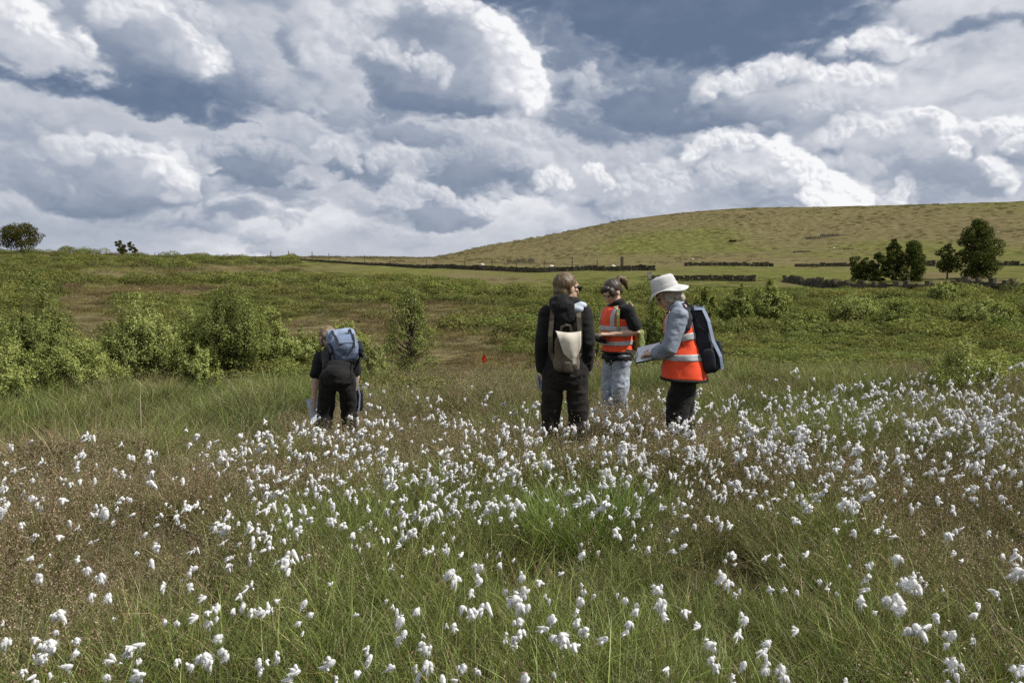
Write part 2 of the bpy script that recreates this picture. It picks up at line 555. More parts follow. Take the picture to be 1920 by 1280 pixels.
# ---------------------------------------------------------------- terrain: heights read along lines of sight
RB = np.array([0, 5, 8, 12, 25, 50, 90, 115, 140, 180, 200, 300, 450, 600, 900, 2500], float)


def zrow(u, near, vs):
    z = list(near)
    for r, v in zip(RB[len(near):], vs):
        x, y, k = ray(u, v)
        z.append(EYE + k / math.hypot(x, y) * r)
    return z


#        u      z at 0,5,8,12,25 m              photograph row at 50, 90, 115, 140, 180, 200, 300, 450, 600, 900, 2500 m
COLS = [(-900, zrow(-900, [0, 0, -.22, -.34, -.6], [562, 524, 506, 490, 474, 474, 476, 478, 480, 482, 486])),
        (0, zrow(0, [0, 0, -.22, -.32, -.6], [562, 525, 508, 493, 477, 476, 479, 481, 483, 485, 488])),
        (250, zrow(250, [0, 0, -.24, -.32, -.6], [562, 527, 511, 497, 482, 480, 483, 484, 484, 485, 488])),
        (600, zrow(600, [0, 0, -.25, -.32, -.55], [562, 532, 518, 506, 493, 489, 485, 483, 481.5, 483, 487])),
        (800, zrow(800, [0, 0, -.22, -.30, -.5], [562, 536, 524, 512, 498, 494, 487, 485, 483, 485, 488])),
        (900, zrow(900, [0, 0, -.18, -.26, -.45], [562, 538, 527, 515, 501, 497, 490, 480, 463, 470, 485])),
        (1000, zrow(1000, [0, 0, -.14, -.22, -.4], [563, 540, 529, 516, 503, 500, 493, 474, 446, 455, 480])),
        (1225, zrow(1225, [0, 0, -.10, -.18, -.35], [564, 541, 524, 510, 503, 500, 490, 460, 406, 415, 470])),
        (1400, zrow(1400, [0, 0, -.06, -.14, -.3], [565, 542, 524, 511, 502, 499, 485, 450, 393, 400, 465])),
        (1600, zrow(1600, [0, 0, -.02, -.10, -.3], [566, 545, 526, 513, 503, 500, 480, 445, 390, 396, 460])),
        (1920, zrow(1920, [0, 0, 0.02, -.06, -.3], [566, 545, 526, 512, 501, 496, 470, 430, 380, 388, 455])),
        (2800, zrow(2800, [0, 0, 0.02, -.06, -.3], [566, 545, 524, 508, 496, 490, 460, 420, 365, 372, 450]))]


def pchip(x, y, xq):
    h = np.diff(x); d = np.diff(y) / h
    m = np.zeros(len(x))
    for i in range(1, len(x) - 1):
        if d[i - 1] * d[i] > 0:
            w1, w2 = 2 * h[i] + h[i - 1], h[i] + 2 * h[i - 1]
            m[i] = (w1 + w2) / (w1 / d[i - 1] + w2 / d[i])
    m[0], m[-1] = d[0], d[-1]
    i = np.clip(np.searchsorted(x, xq) - 1, 0, len(x) - 2)
    t = (xq - x[i]) / h[i]
    return ((1 + 2 * t) * (1 - t) ** 2 * y[i] + t * (1 - t) ** 2 * h[i] * m[i] + t * t * (3 - 2 * t) * y[i + 1] + t * t * (t - 1) * h[i] * m[i + 1])


RL = np.exp(np.linspace(math.log(0.3), math.log(4000), 420))
AG = np.linspace(R(-60), R(60), 481)


def _table():
    ca = np.array([math.atan((u - 960) / F / CP) for u, _ in COLS])
    M = np.array([pchip(RB, np.array(z), np.minimum(RL, 2500)) for _, z in COLS])
    T = np.empty((len(AG), len(RL)))
    for j in range(len(RL)):
        T[:, j] = pchip(ca, M[:, j], np.clip(AG, ca[0], ca[-1]))
    k = np.hanning(13); k /= k.sum()
    P = np.pad(T, ((6, 6), (0, 0)), mode='edge')
    return sum(k[i] * P[i:i + len(AG)] for i in range(13))


TAB = _table()


def fbm2(x, y, s=1.0, o=4, seed=0.0, gain=0.5):
    x, y = np.asarray(x, float), np.asarray(y, float)
    return fbm3(x * s + seed * 13.1, y * s + seed * 7.7, np.full(np.shape(x), seed * 3.3 + .37), o, gain)


def ground(x, y):
    x, y = np.asarray(x, float), np.asarray(y, float)
    a = np.clip(np.arctan2(x, y), AG[0], AG[-1] - 1e-6)
    r = np.clip(np.hypot(x, y), RL[0], RL[-1] * .999)
    fa = (a - AG[0]) / (AG[1] - AG[0]); fr = (np.log(r) - math.log(RL[0])) / (math.log(RL[1]) - math.log(RL[0]))
    i = np.clip(fa.astype(int), 0, len(AG) - 2); j = np.clip(fr.astype(int), 0, len(RL) - 2)
    p, q = fa - i, fr - j
    z = (TAB[i, j] * (1 - p) + TAB[i + 1, j] * p) * (1 - q) + (TAB[i, j + 1] * (1 - p) + TAB[i + 1, j + 1] * p) * q
    z = z + fbm2(x, y, 0.9, 3, 1) * 0.14 * sstep(r, 1.5, 5) * (1 - sstep(r, 20, 60))
    z = z + fbm2(x, y, 0.06, 4, 2) * 0.9 * sstep(r, 40, 90)
    return z


def gz(x, y):
    return float(ground(np.array([x]), np.array([y]))[0])


def on_ground(u, v, rmax=2000):
    """where the line of sight of a photograph pixel first meets the ground"""
    x, y, z = ray(u, v)
    h = math.hypot(x, y)
    rr = np.exp(np.linspace(math.log(1.5), math.log(rmax), 1500))
    g = ground(x / h * rr, y / h * rr)
    k = np.argmax(EYE + z / h * rr < g)
    r = rr[k] if k else rmax
    return Vector((x / h * r, y / h * r, gz(x / h * r, y / h * r)))


def cover(x, y):
    """land cover: 0 brown bent grass and heather, 1 green sward and bracken"""
    x, y = np.asarray(x, float), np.asarray(y, float)
    r = np.hypot(x, y)
    n = fbm2(x, y, 0.55, 4, 3) * 1.5                                     # wet flushes in the meadow
    mid = fbm2(x, y * 0.45, 0.075, 4, 4) * 2.1 + 0.22                     # bracken bands on the moor
    far = fbm2(x, y * .5, 0.0105, 5, 5) * 1.5 - 0.30                     # the big hill
    u = 960 + F * x / np.maximum(y, .1)
    far = far + 0.85 * np.exp(-((u - 1230) / 200) ** 2 - ((r - 455) / 80) ** 2)
    mid = mid - .95 * np.exp(-((u - 165) / 70) ** 2 - (np.log(np.maximum(r, 1) / 42) / .30) ** 2) - .6 * np.exp(-((u - 330) / 110) ** 2 - (np.log(np.maximum(r, 1) / 62) / .12) ** 2)
    w1, w2 = sstep(r, 13, 24), sstep(r, 170, 240)
    c = n * (1 - w1) + mid * w1
    c = c * (1 - w2) + far * w2
    return np.clip(0.5 + c, 0, 1)


def ground_material():
    m = bpy.data.materials.new('moor_ground')
    m.use_nodes = True
    b = NB(m.node_tree)
    pos = b.n('ShaderNodeNewGeometry').outputs['Position']
    g = b.n('ShaderNodeAttribute', attribute_name='green').outputs['Fac']
    dist = b.vm('LENGTH', pos)
    far = b.mr(dist, 60, 260)
    n1 = b.noise(pos, 2.2, 6, 0.65)
    n2 = b.noise(b.vm('MULTIPLY', pos, (1, 0.45, 1)), 0.33, 6, 0.68)
    n3 = b.noise(b.vm('MULTIPLY', pos, (1, 0.5, 1)), 0.05, 5, 0.6)
    n = b.mixf(far, n1, n2)
    br = b.mixc(b.mr(n, .3, .72), (0.075, 0.063, 0.030, 1), (0.180, 0.154, 0.080, 1))
    gr = b.mixc(b.mr(n, .3, .72), (0.045, 0.054, 0.014, 1), (0.170, 0.172, 0.055, 1))
    k = b.mr(b.m('MULTIPLY_ADD', b.m('SUBTRACT', n2, .5), 0.9, g), 0.30, 0.72)
    c = b.mixc(k, br, gr)
    c = b.mixc(b.m('MULTIPLY', b.mr(n3, .35, .65), 0.35), c, (0.125, 0.108, 0.052, 1))
    c = b.mixc(b.mr(dist, 13, 17), b.mixc(n1, (0.016, 0.013, 0.007, 1), (0.050, 0.042, 0.018, 1)), c)   # wet peat under the meadow, coloured darker to deepen the shade between tufts
    p = b.n('ShaderNodeBsdfDiffuse')
    b.put(p.inputs[0], c)
    bn = b.n('ShaderNodeBump'); bn.inputs['Strength'].default_value = 0.8
    b.put(bn.inputs['Distance'], b.mixf(far, 0.05, 0.55))
    b.put(bn.inputs['Height'], n)
    b.put(p.inputs['Normal'], bn.outputs[0])
    o = b.n('ShaderNodeOutputMaterial')
    b.t.links.new(p.outputs[0], o.inputs[0])
    return m


def build_terrain():
    az = np.concatenate([np.linspace(-math.pi, R(-50), 66)[:-1], np.linspace(R(-50), R(50), 401), np.linspace(R(50), math.pi, 66)[1:-1]])
    rr = np.concatenate([[0.0], np.exp(np.linspace(math.log(0.4), math.log(3800), 300))])
    A, Q = np.meshgrid(az, rr, indexing='ij')
    X, Y = np.sin(A) * Q, np.cos(A) * Q
    Z = ground(X, Y)
    G = cover(X, Y)
    na, nr = A.shape
    idx = np.arange(na * nr).reshape(na, nr)
    nx = np.roll(idx, -1, axis=0)
    faces = np.stack([idx[:, :-1], nx[:, :-1], nx[:, 1:], idx[:, 1:]], -1).reshape(-1, 4)[:, ::-1]
    me = bpy.data.meshes.new('ground')
    V = np.stack([X, Y, Z], -1).reshape(-1, 3)
    me.vertices.add(len(V)); me.vertices.foreach_set('co', V.ravel())
    me.loops.add(faces.size); me.loops.foreach_set('vertex_index', faces.ravel())
    me.polygons.add(len(faces))
    me.polygons.foreach_set('loop_start', np.arange(0, faces.size, 4))
    me.polygons.foreach_set('use_smooth', [True] * len(faces))
    me.update(calc_edges=True); me.validate()
    a = me.attributes.new('green', 'FLOAT', 'POINT')
    if len(a.data) == len(V):
        a.data.foreach_set('value', G.ravel().astype(np.float32))
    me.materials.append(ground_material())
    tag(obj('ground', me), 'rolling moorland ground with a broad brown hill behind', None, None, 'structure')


build_terrain()

# ---------------------------------------------------------------- plant prototypes and scatters
PROTO_N = [0]


def ribbons(n, rad, hmin, hmax, w, lean, curve, cbase, ctip, cvar=0.2, seg=4, droop=0.0, seed=0, az=None):
    """n grass blades as tapering ribbons"""
    g = np.random.default_rng(seed)
    V, Fc, C = [], [], []
    for i in range(n):
        a = g.uniform(0, 2 * math.pi); q = rad * math.sqrt(g.uniform())
        p = np.array([math.cos(a) * q, math.sin(a) * q, -0.03])
        la = a + g.normal(0, .9) if az is None else az + g.normal(0, .8)
        le = abs(g.normal(lean, lean * .6))
        H = g.uniform(hmin, hmax)
        cu = g.uniform(.3, 1.2) * curve
        ww = w * g.uniform(.6, 1.3)
        tw = g.uniform(0, math.pi)
        s = np.array([math.cos(tw), math.sin(tw), 0]) * ww * .5
        k = g.uniform(1 - cvar, 1 + cvar)
        tb = np.clip(g.normal(1, .25), .4, 1.5)
        b0 = len(V)
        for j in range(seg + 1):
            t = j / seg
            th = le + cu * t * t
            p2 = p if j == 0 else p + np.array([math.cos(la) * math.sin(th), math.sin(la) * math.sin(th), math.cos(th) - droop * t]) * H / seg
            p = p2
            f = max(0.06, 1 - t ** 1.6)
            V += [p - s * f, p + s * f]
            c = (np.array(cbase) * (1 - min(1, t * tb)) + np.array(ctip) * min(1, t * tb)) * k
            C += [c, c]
            if j:
                q0 = b0 + 2 * j
                Fc.append((q0 - 2, q0 - 1, q0 + 1, q0))
    return V, Fc, C


def panicles(n, rad, h0, h1, cst, csp, seed, lean=.18, spk=9, spread=.03, slen=.016):
    """flowering grass stems with loose brown seed heads"""
    g = np.random.default_rng(seed)
    V, Fc, C = ribbons(n, rad, h0, h1, .0022, lean, .35, cst, cst, .2, 4, 0, seed)
    for i in range(n):
        tip = (np.array(V[i * 10 + 8]) + np.array(V[i * 10 + 9])) / 2
        low = (np.array(V[i * 10 + 6]) + np.array(V[i * 10 + 7])) / 2
        for k in range(spk):
            t = g.uniform(-.15, 1.05)
            c0 = low + (tip - low) * t + g.normal(0, 1, 3) * np.array([spread, spread, spread * .7]) * (1.15 - t) * .6
            d = g.normal(0, 1, 3); d[2] = abs(d[2]) + .5; d /= np.linalg.norm(d)
            s = np.cross(d, g.normal(0, 1, 3)); s /= np.linalg.norm(s)
            L, w = slen * g.uniform(.7, 1.4), slen * .28
            b0 = len(V)
            V += [c0 - d * L * .5, c0 + s * w, c0 + d * L * .5, c0 - s * w]
            kk = g.uniform(.75, 1.25)
            C += [np.array(csp) * kk] * 4
            Fc.append((b0, b0 + 1, b0 + 2, b0 + 3))
    return V, Fc, C


def join(*parts):
    V, Fc, C = [], [], []
    for v, f, c in parts:
        o = len(V)
        V += list(v); Fc += [tuple(i + o for i in k) for k in f]; C += list(c)
    return V, Fc, C


def leafmass(n, shape, size, cols, seed=0, up=.3, inner=.5, flat=.5):
    """n rhombic leaves through a dome or heap; shape(g) gives a point and an outward direction"""
    g = np.random.default_rng(seed)
    P = np.empty((n, 3)); D = np.empty((n, 3)); K = np.empty(n)
    for i in range(n):
        P[i], D[i], K[i] = shape(g)
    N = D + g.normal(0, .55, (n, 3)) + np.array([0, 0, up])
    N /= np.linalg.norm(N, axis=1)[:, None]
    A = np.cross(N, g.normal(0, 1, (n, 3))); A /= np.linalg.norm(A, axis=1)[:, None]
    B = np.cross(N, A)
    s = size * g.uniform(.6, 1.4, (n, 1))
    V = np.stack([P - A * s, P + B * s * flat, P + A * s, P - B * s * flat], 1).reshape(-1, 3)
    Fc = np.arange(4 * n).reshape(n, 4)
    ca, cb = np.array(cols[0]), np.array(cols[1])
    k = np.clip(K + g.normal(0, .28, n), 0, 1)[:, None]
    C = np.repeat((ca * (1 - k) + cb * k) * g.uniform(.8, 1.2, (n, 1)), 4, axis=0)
    return V, Fc, C


def proto(name, data, mat=None):
    V, Fc, C = data
    me = mesh_from(name, V, Fc, mat or GRASS, False, np.array(C))
    return bpy.data.objects.new(name, me)


def scatter(name, protos, P, rotz, scale, pid, tint, label, cat='vegetation', tilt=.08, sz=None):
    """one object of kind stuff that repeats its plant clumps over points by geometry nodes"""
    n = len(P)
    coll = bpy.data.collections.new(name + '_clumps')
    for k, o in enumerate(protos):
        o.name = '%s_clump.%03d' % (name, k)
        coll.objects.link(o)
    me = bpy.data.meshes.new(name)
    me.vertices.add(n); me.vertices.foreach_set('co', np.asarray(P, np.float32).ravel())
    e = np.stack([rng.normal(0, tilt, n), rng.normal(0, tilt, n), rotz], -1).astype(np.float32)
    a = me.attributes.new('rot', 'FLOAT_VECTOR', 'POINT'); a.data.foreach_set('vector', e.ravel())
    s = np.repeat(np.asarray(scale, np.float32)[:, None], 3, 1)
    if sz is not None: s[:, 2] *= sz
    a = me.attributes.new('scl', 'FLOAT_VECTOR', 'POINT'); a.data.foreach_set('vector', s.ravel())
    a = me.attributes.new('pid', 'INT', 'POINT'); a.data.foreach_set('value', np.asarray(pid, np.int32))
    a = me.attributes.new('tint', 'FLOAT_VECTOR', 'POINT'); a.data.foreach_set('vector', np.asarray(tint, np.float32).ravel())
    o = obj(name, me)
    ng = bpy.data.node_groups.new(name, 'GeometryNodeTree')
    ng.interface.new_socket('Geometry', in_out='INPUT', socket_type='NodeSocketGeometry')
    ng.interface.new_socket('Geometry', in_out='OUTPUT', socket_type='NodeSocketGeometry')
    N, L = ng.nodes, ng.links
    gi, go = N.new('NodeGroupInput'), N.new('NodeGroupOutput')
    ip = N.new('GeometryNodeInstanceOnPoints')
    ci = N.new('GeometryNodeCollectionInfo')
    ci.inputs['Collection'].default_value = coll
    ci.inputs['Separate Children'].default_value = True
    ci.inputs['Reset Children'].default_value = True
    def attr(nm, t):
        k = N.new('GeometryNodeInputNamedAttribute'); k.data_type = t; k.inputs[0].default_value = nm
        return next(x for x in k.outputs if x.enabled and x.name == 'Attribute')
    er = N.new('FunctionNodeEulerToRotation')
    L.new(attr('rot', 'FLOAT_VECTOR'), er.inputs[0])
    L.new(gi.outputs[0], ip.inputs['Points'])
    L.new(ci.outputs[0], ip.inputs['Instance'])
    ip.inputs['Pick Instance'].default_value = True
    L.new(attr('pid', 'INT'), ip.inputs['Instance Index'])
    L.new(er.outputs[0], ip.inputs['Rotation'])
    L.new(attr('scl', 'FLOAT_VECTOR'), ip.inputs['Scale'])
    L.new(ip.outputs[0], go.inputs[0])
    md = o.modifiers.new('scatter', 'NODES')
    md.node_group = ng
    tag(o, label, cat, None, 'stuff')
    return o


def wedge(n, r0, r1, half=R(40)):
    a = rng.uniform(-half, half, n)
    r = np.sqrt(rng.uniform(r0 * r0, r1 * r1, n))
    return np.sin(a) * r, np.cos(a) * r, r


def jit(n, amp=.15, hue=.08):
    k = rng.normal(0, amp, (n, 1)); t = rng.normal(0, hue, (n, 3))
    return np.clip(k + t, -.6, .8)


G_B, G_T = (0.028, 0.040, 0.009), (0.225, 0.275, 0.068)  # blade colours: roots darkened for gap shade, tips brightened as highlights
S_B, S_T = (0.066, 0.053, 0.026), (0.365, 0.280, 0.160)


def meadow():
    P = []
    for k in range(4):      # green blades with a few dead ones
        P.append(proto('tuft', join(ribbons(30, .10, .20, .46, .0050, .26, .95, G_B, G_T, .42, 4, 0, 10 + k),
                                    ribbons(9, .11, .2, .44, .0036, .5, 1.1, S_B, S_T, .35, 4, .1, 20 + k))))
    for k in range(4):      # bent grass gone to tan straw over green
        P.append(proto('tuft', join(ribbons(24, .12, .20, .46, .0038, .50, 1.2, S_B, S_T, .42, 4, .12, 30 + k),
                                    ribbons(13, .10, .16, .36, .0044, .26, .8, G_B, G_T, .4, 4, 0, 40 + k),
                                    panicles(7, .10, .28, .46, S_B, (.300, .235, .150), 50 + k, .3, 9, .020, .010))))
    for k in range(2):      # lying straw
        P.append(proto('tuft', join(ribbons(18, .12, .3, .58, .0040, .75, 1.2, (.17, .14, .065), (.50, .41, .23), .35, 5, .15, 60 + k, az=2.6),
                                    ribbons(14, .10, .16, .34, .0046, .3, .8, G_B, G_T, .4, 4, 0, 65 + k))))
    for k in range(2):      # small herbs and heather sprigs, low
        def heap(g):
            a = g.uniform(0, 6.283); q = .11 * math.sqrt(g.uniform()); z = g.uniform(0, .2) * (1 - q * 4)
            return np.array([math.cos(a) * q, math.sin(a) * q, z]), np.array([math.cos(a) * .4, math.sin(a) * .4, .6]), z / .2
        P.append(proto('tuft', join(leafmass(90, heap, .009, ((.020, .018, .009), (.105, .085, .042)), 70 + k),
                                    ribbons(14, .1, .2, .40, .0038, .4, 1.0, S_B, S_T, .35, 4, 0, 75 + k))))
    xs, ys = [], []
    for n, r0, r1, hw in ((8400, 1.4, 5.0, 64), (7900, 5.0, 9.0, 50), (7300, 9.0, 14.5, 49)):
        x, y, r = wedge(n, r0, r1, R(hw)); xs.append(x); ys.append(y)
    x, y = np.concatenate(xs), np.concatenate(ys)
    r = np.hypot(x, y)
    c = cover(x, y) + rng.normal(0, .17, len(x))
    u = 960 + F * x / y
    v = 640 - F * (-EYE + .25) / y - 125
    # wetter and greener close by, browner in the cotton grass belt
    c = c + .16 * sstep(3.9 - r, 0, 1.2) - .27 * np.exp(-((r - 6.0) / 1.9) ** 2)
    c = c + .28 * np.exp(-((u - 1640) / 260) ** 2 - ((r - 10.2) / 1.3) ** 2) + .25 * sstep(r, 10.5, 12.5) * (u < 620)
    green = c > .52
    pid = np.where(green, rng.integers(0, 4, len(x)), rng.integers(4, 8, len(x)))
    q = rng.uniform(size=len(x))
    pid = np.where(q < .07, rng.integers(8, 10, len(x)), pid)
    pid = np.where((q > .90), rng.integers(10, 12, len(x)), pid)
    sc = rng.uniform(.6, 1.12, len(x)) * (0.92 + .50 * fbm2(x, y, 1.1, 3, 9) * 2) * (1 + .25 * sstep(r, 8, 13)) * (1 + .26 * np.exp(-((r - 6.9) / 1.5) ** 2))
    # heather and sedge in dark patches left of the bent walker
    hp = np.exp(-((u - 110) / 170) ** 2 - ((r - 8.3) / .8) ** 2) + .8 * np.exp(-((u - 590) / 60) ** 2 - ((r - 6.0) / .35) ** 2) > rng.uniform(.15, 1.3, len(x))
    pid = np.where(hp, rng.integers(10, 12, len(x)), pid)
    sc = np.where(hp, sc * 1.55, sc)
    # gaps showing darkened ground as shade, one to the left of the big tussock
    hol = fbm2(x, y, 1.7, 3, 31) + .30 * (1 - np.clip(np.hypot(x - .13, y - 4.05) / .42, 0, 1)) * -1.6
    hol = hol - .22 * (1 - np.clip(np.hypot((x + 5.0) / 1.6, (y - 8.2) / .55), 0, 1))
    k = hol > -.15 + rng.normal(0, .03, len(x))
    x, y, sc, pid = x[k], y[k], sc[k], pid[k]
    # taller brown sedge where the walkers stand
    xe, ye, pe, se = [], [], [], []
    for (ua, ub, ra, rb, m, sa) in ((1095, 1225, 6.9, 7.8, 190, 1.36), (1000, 1130, 5.5, 6.2, 110, 1.16), (1225, 1345, 5.7, 6.4, 130, 1.22), (575, 690, 6.9, 7.7, 110, 1.12)):
        yy = rng.uniform(ra, rb, m); uu = rng.uniform(ua, ub, m)
        xe.append((uu - 960) / F * yy / CP); ye.append(yy); pe.append(np.where(rng.uniform(size=m) < .2, rng.integers(0, 4, m), rng.integers(4, 8, m))); se.append(sa * rng.uniform(.8, 1.1, m))
    x, y, pid, sc = (np.concatenate([a_, *b_]) for a_, b_ in ((x, xe), (y, ye), (pid, pe), (sc, se)))
    z = ground(x, y)
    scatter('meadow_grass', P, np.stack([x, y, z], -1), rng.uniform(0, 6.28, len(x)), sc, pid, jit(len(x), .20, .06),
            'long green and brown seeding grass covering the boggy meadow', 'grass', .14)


meadow()


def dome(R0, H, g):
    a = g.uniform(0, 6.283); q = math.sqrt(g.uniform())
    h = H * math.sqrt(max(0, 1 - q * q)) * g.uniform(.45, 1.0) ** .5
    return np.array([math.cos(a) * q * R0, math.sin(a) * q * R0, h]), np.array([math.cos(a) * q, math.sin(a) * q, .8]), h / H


def moor():
    P = []
    for k in range(4):       # green bracken heaps
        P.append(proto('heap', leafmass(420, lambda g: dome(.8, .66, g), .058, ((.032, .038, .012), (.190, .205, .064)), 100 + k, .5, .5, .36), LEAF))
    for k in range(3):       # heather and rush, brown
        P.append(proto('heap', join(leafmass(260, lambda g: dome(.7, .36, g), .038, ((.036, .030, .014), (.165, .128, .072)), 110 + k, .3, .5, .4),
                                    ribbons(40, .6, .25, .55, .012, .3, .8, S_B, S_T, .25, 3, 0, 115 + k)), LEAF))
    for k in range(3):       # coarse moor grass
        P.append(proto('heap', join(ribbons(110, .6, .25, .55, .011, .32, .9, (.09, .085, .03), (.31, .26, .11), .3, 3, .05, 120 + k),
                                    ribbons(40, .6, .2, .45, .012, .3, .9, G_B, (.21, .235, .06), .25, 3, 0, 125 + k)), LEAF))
    for k in range(2):       # heather cushions, coloured dark to put shadow into the lanes
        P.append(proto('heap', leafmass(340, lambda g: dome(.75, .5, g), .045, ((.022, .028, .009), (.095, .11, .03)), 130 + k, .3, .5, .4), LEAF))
    xs, ys, ss = [], [], []
    for n, r0, r1, s0 in ((3000, 12.5, 24, .50), (2700, 24, 50, .85), (2900, 50, 100, 1.35), (3300, 100, 215, 2.1)):
        x, y, r = wedge(int(n * 1.25), r0, r1, R(48)); xs.append(x); ys.append(y); ss.append(np.full(len(x), s0))
    x, y, s = map(np.concatenate, (xs, ys, ss))
    r = np.hypot(x, y)
    c = cover(x, y)
    u = 960 + F * x / y
    c = np.where((r > 13.5) & (r < 32), c + .1 + .55 * np.exp(-((u - 1560) / 280) ** 2 - ((r - 21) / 5) ** 2) - .25 * np.exp(-((u - 1000) / 260) ** 2 - ((r - 17) / 4) ** 2), c)
    clump = fbm2(x, y * .55, .35, 3, 8) * 2.4          # bands of taller growth with lanes between
    clump = np.where(r > 90, fbm2(x, y * .5, .14, 3, 8) * 2.4, clump)
    green = c + clump * .35 + rng.normal(0, .08, len(x))
    beyond = (r > 125) & (u > 640)                     # pasture behind the wall stays short
    keep = ~(beyond & (rng.uniform(size=len(x)) < .86))
    pid = np.where(green > .55, rng.integers(0, 4, len(x)), np.where(rng.uniform(size=len(x)) < .6, rng.integers(4, 7, len(x)), rng.integers(7, 10, len(x))))
    pid = np.where((clump < -.12) & (green > .30) & (r > 22) & (rng.uniform(size=len(x)) < .55), rng.integers(10, 12, len(x)), pid)  # darkened cushions along clump edges paint the slope's shadows
    pid = np.where(beyond, rng.integers(7, 10, len(x)), pid)
    hgt = np.clip(.70 + clump * .75, .25, 1.9)
    hgt = np.where(pid < 4, hgt, np.minimum(hgt, .75))
    low = np.clip(sstep(r, 55, 80) * (u > 900) + sstep(r, 95, 130) * (u > 560), 0, 1)      # grazed short below the walls
    hgt = hgt * (1 - .62 * low)
    sc = s * (1 - .35 * low) * rng.uniform(.45, 1.35, len(x)) * np.where(r > 100, .85, 1)
    sc = np.where(beyond, sc * .5, sc)
    z = ground(x, y) - .03
    k = keep
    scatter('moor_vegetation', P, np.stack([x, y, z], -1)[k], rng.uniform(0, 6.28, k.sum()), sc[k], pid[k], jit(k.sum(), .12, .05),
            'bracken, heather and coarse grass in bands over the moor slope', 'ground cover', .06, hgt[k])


moor()


def hill_grass():
    P = []
    for k in range(3):
        P.append(proto('tussock', join(ribbons(60, .7, .3, .8, .05, .35, .9, (.115, .100, .048), (.168, .148, .076), .3, 2, 0, 140 + k)), LEAF))
    for k in range(2):
        P.append(proto('tussock', join(ribbons(60, .7, .3, .7, .05, .35, .9, (.085, .092, .030), (.150, .158, .050), .3, 2, 0, 145 + k)), LEAF))
    x, y, r = wedge(8500, 190, 640, R(47))
    c = cover(x, y) + fbm2(x, y * .5, .05, 4, 6) * .9 + rng.normal(0, .06, len(x))
    pid = np.where(c > .6, rng.integers(3, 5, len(x)), rng.integers(0, 3, len(x)))
    keep = rng.uniform(size=len(x)) < np.clip(.35 + fbm2(x, y * .5, .04, 4, 12) * 2, .08, 1)
    z = ground(x, y) - .05
    sc = rng.uniform(.6, 1.5, len(x)) * (.7 + r / 600)
    scatter('hill_grass', P, np.stack([x, y, z], -1)[keep], rng.uniform(0, 6.28, keep.sum()), sc[keep], pid[keep], jit(keep.sum(), .12, .05),
            'short tussocky pasture grass on the big brown hill', 'grass', .05)


hill_grass()

# ---------------------------------------------------------------- shrubs and trees
BARK = material('bark', (0.085, 0.066, 0.048), .9, .3, 8, .01, 30)
PALEBARK = material('pale_bark', (0.16, 0.125, 0.095), .85, .3, 8, .01, 30)


def tube_data(pts, rads, n=6):
    pts = [np.array(p, float) for p in pts]
    V, Fc = [], []
    for i, (p, r) in enumerate(zip(pts, rads)):
        t = pts[min(i + 1, len(pts) - 1)] - pts[max(i - 1, 0)]
        t /= np.linalg.norm(t) + 1e-9
        a = np.cross(t, [0.31, 0.95, 0.1]); a /= np.linalg.norm(a) + 1e-9
        b = np.cross(t, a)
        for k in range(n):
            w = 2 * math.pi * k / n
            V.append(p + (a * math.cos(w) + b * math.sin(w)) * r)
        if i:
            o = (i - 1) * n
            Fc += [(o + k, o + (k + 1) % n, o + n + (k + 1) % n, o + n + k) for k in range(n)]
    return V, Fc


def merge_tubes(tubes):
    V, Fc = [], []
    for v, f in tubes:
        o = len(V); V += v; Fc += [tuple(i + o for i in k) for k in f]
    return V, Fc


def scrub_meshes(W, H, stems, leaves, size, cols, seed, spread=1.0, base=.22, upright=.55):
    """many-stemmed birch or willow scrub: fanning stems, leafy sprays along them"""
    g = np.random.default_rng(seed)
    tubes, LP, LD, LK = [], [], [], []
    tips = []
    for i in range(stems):
        a = g.uniform(0, 6.283); q = math.sqrt(g.uniform())
        ex, ey = math.cos(a) * q, math.sin(a) * q * .8
        h = H * (1 - .55 * q * q) * g.uniform(.70, 1.06)
        p0 = np.array([ex * W * .10, ey * W * .10, -.05])
        p3 = np.array([ex * W * .5 * spread, ey * W * .5 * spread, h])
        p1 = p0 + np.array([ex * W * .12, ey * W * .12, h * .35])
        p2 = (p1 + p3) / 2 + np.array([ex * W * .07, ey * W * .07, 0])
        pts = [p0, p1, p2, p3]
        tubes.append(tube_data(pts, [.018 * H / 1.6, .012 * H / 1.6, .007 * H / 1.6, .002], 4))
        tips.append(pts)
        twigs = []
        for k in range(7):
            t = g.uniform(base, .95)
            c = np.array([np.interp(t, [0, .35, .7, 1], [p[d] for p in pts]) for d in range(3)])
            d = g.normal(0, 1, 3); d[2] = abs(d[2]) * upright + .2; d[:2] += np.array([ex, ey]) * .7; d /= np.linalg.norm(d)
            L = W * .20 * g.uniform(.5, 1.4) * (1.1 - .4 * t)
            tubes.append(tube_data([c, c + d * L], [.004, .0015], 3))
            twigs.append((c, d, L))
        m = leaves // stems
        for k in range(m):
            c, d, L = twigs[g.integers(len(twigs))]
            if g.uniform() < .34:
                t = g.uniform(.55, 1.06)
                p = np.array([np.interp(t, [0, .35, .7, 1], [p[d_] for p in pts]) for d_ in range(3)]) + g.normal(0, .022 * W, 3) * np.array([1, 1, 1.2])
            else:
                p = c + d * L * g.uniform(.1, 1.1) + g.normal(0, .03 * W, 3)
            if p[2] < .02: p[2] = abs(p[2]) + .02
            LP.append(p)
            o = p - np.array([0, 0, H * .4]); o /= np.linalg.norm(o) + 1e-6
            LD.append(o)
    it = iter(range(len(LP)))
    def shape(_):
        i = next(it)
        return LP[i], LD[i], .5 + .0 * LP[i][2]
    V, Fc, C = leafmass(len(LP), shape, size, cols, seed + 1, .25, .5, .6)
    return merge_tubes(tubes), (V, Fc, C)


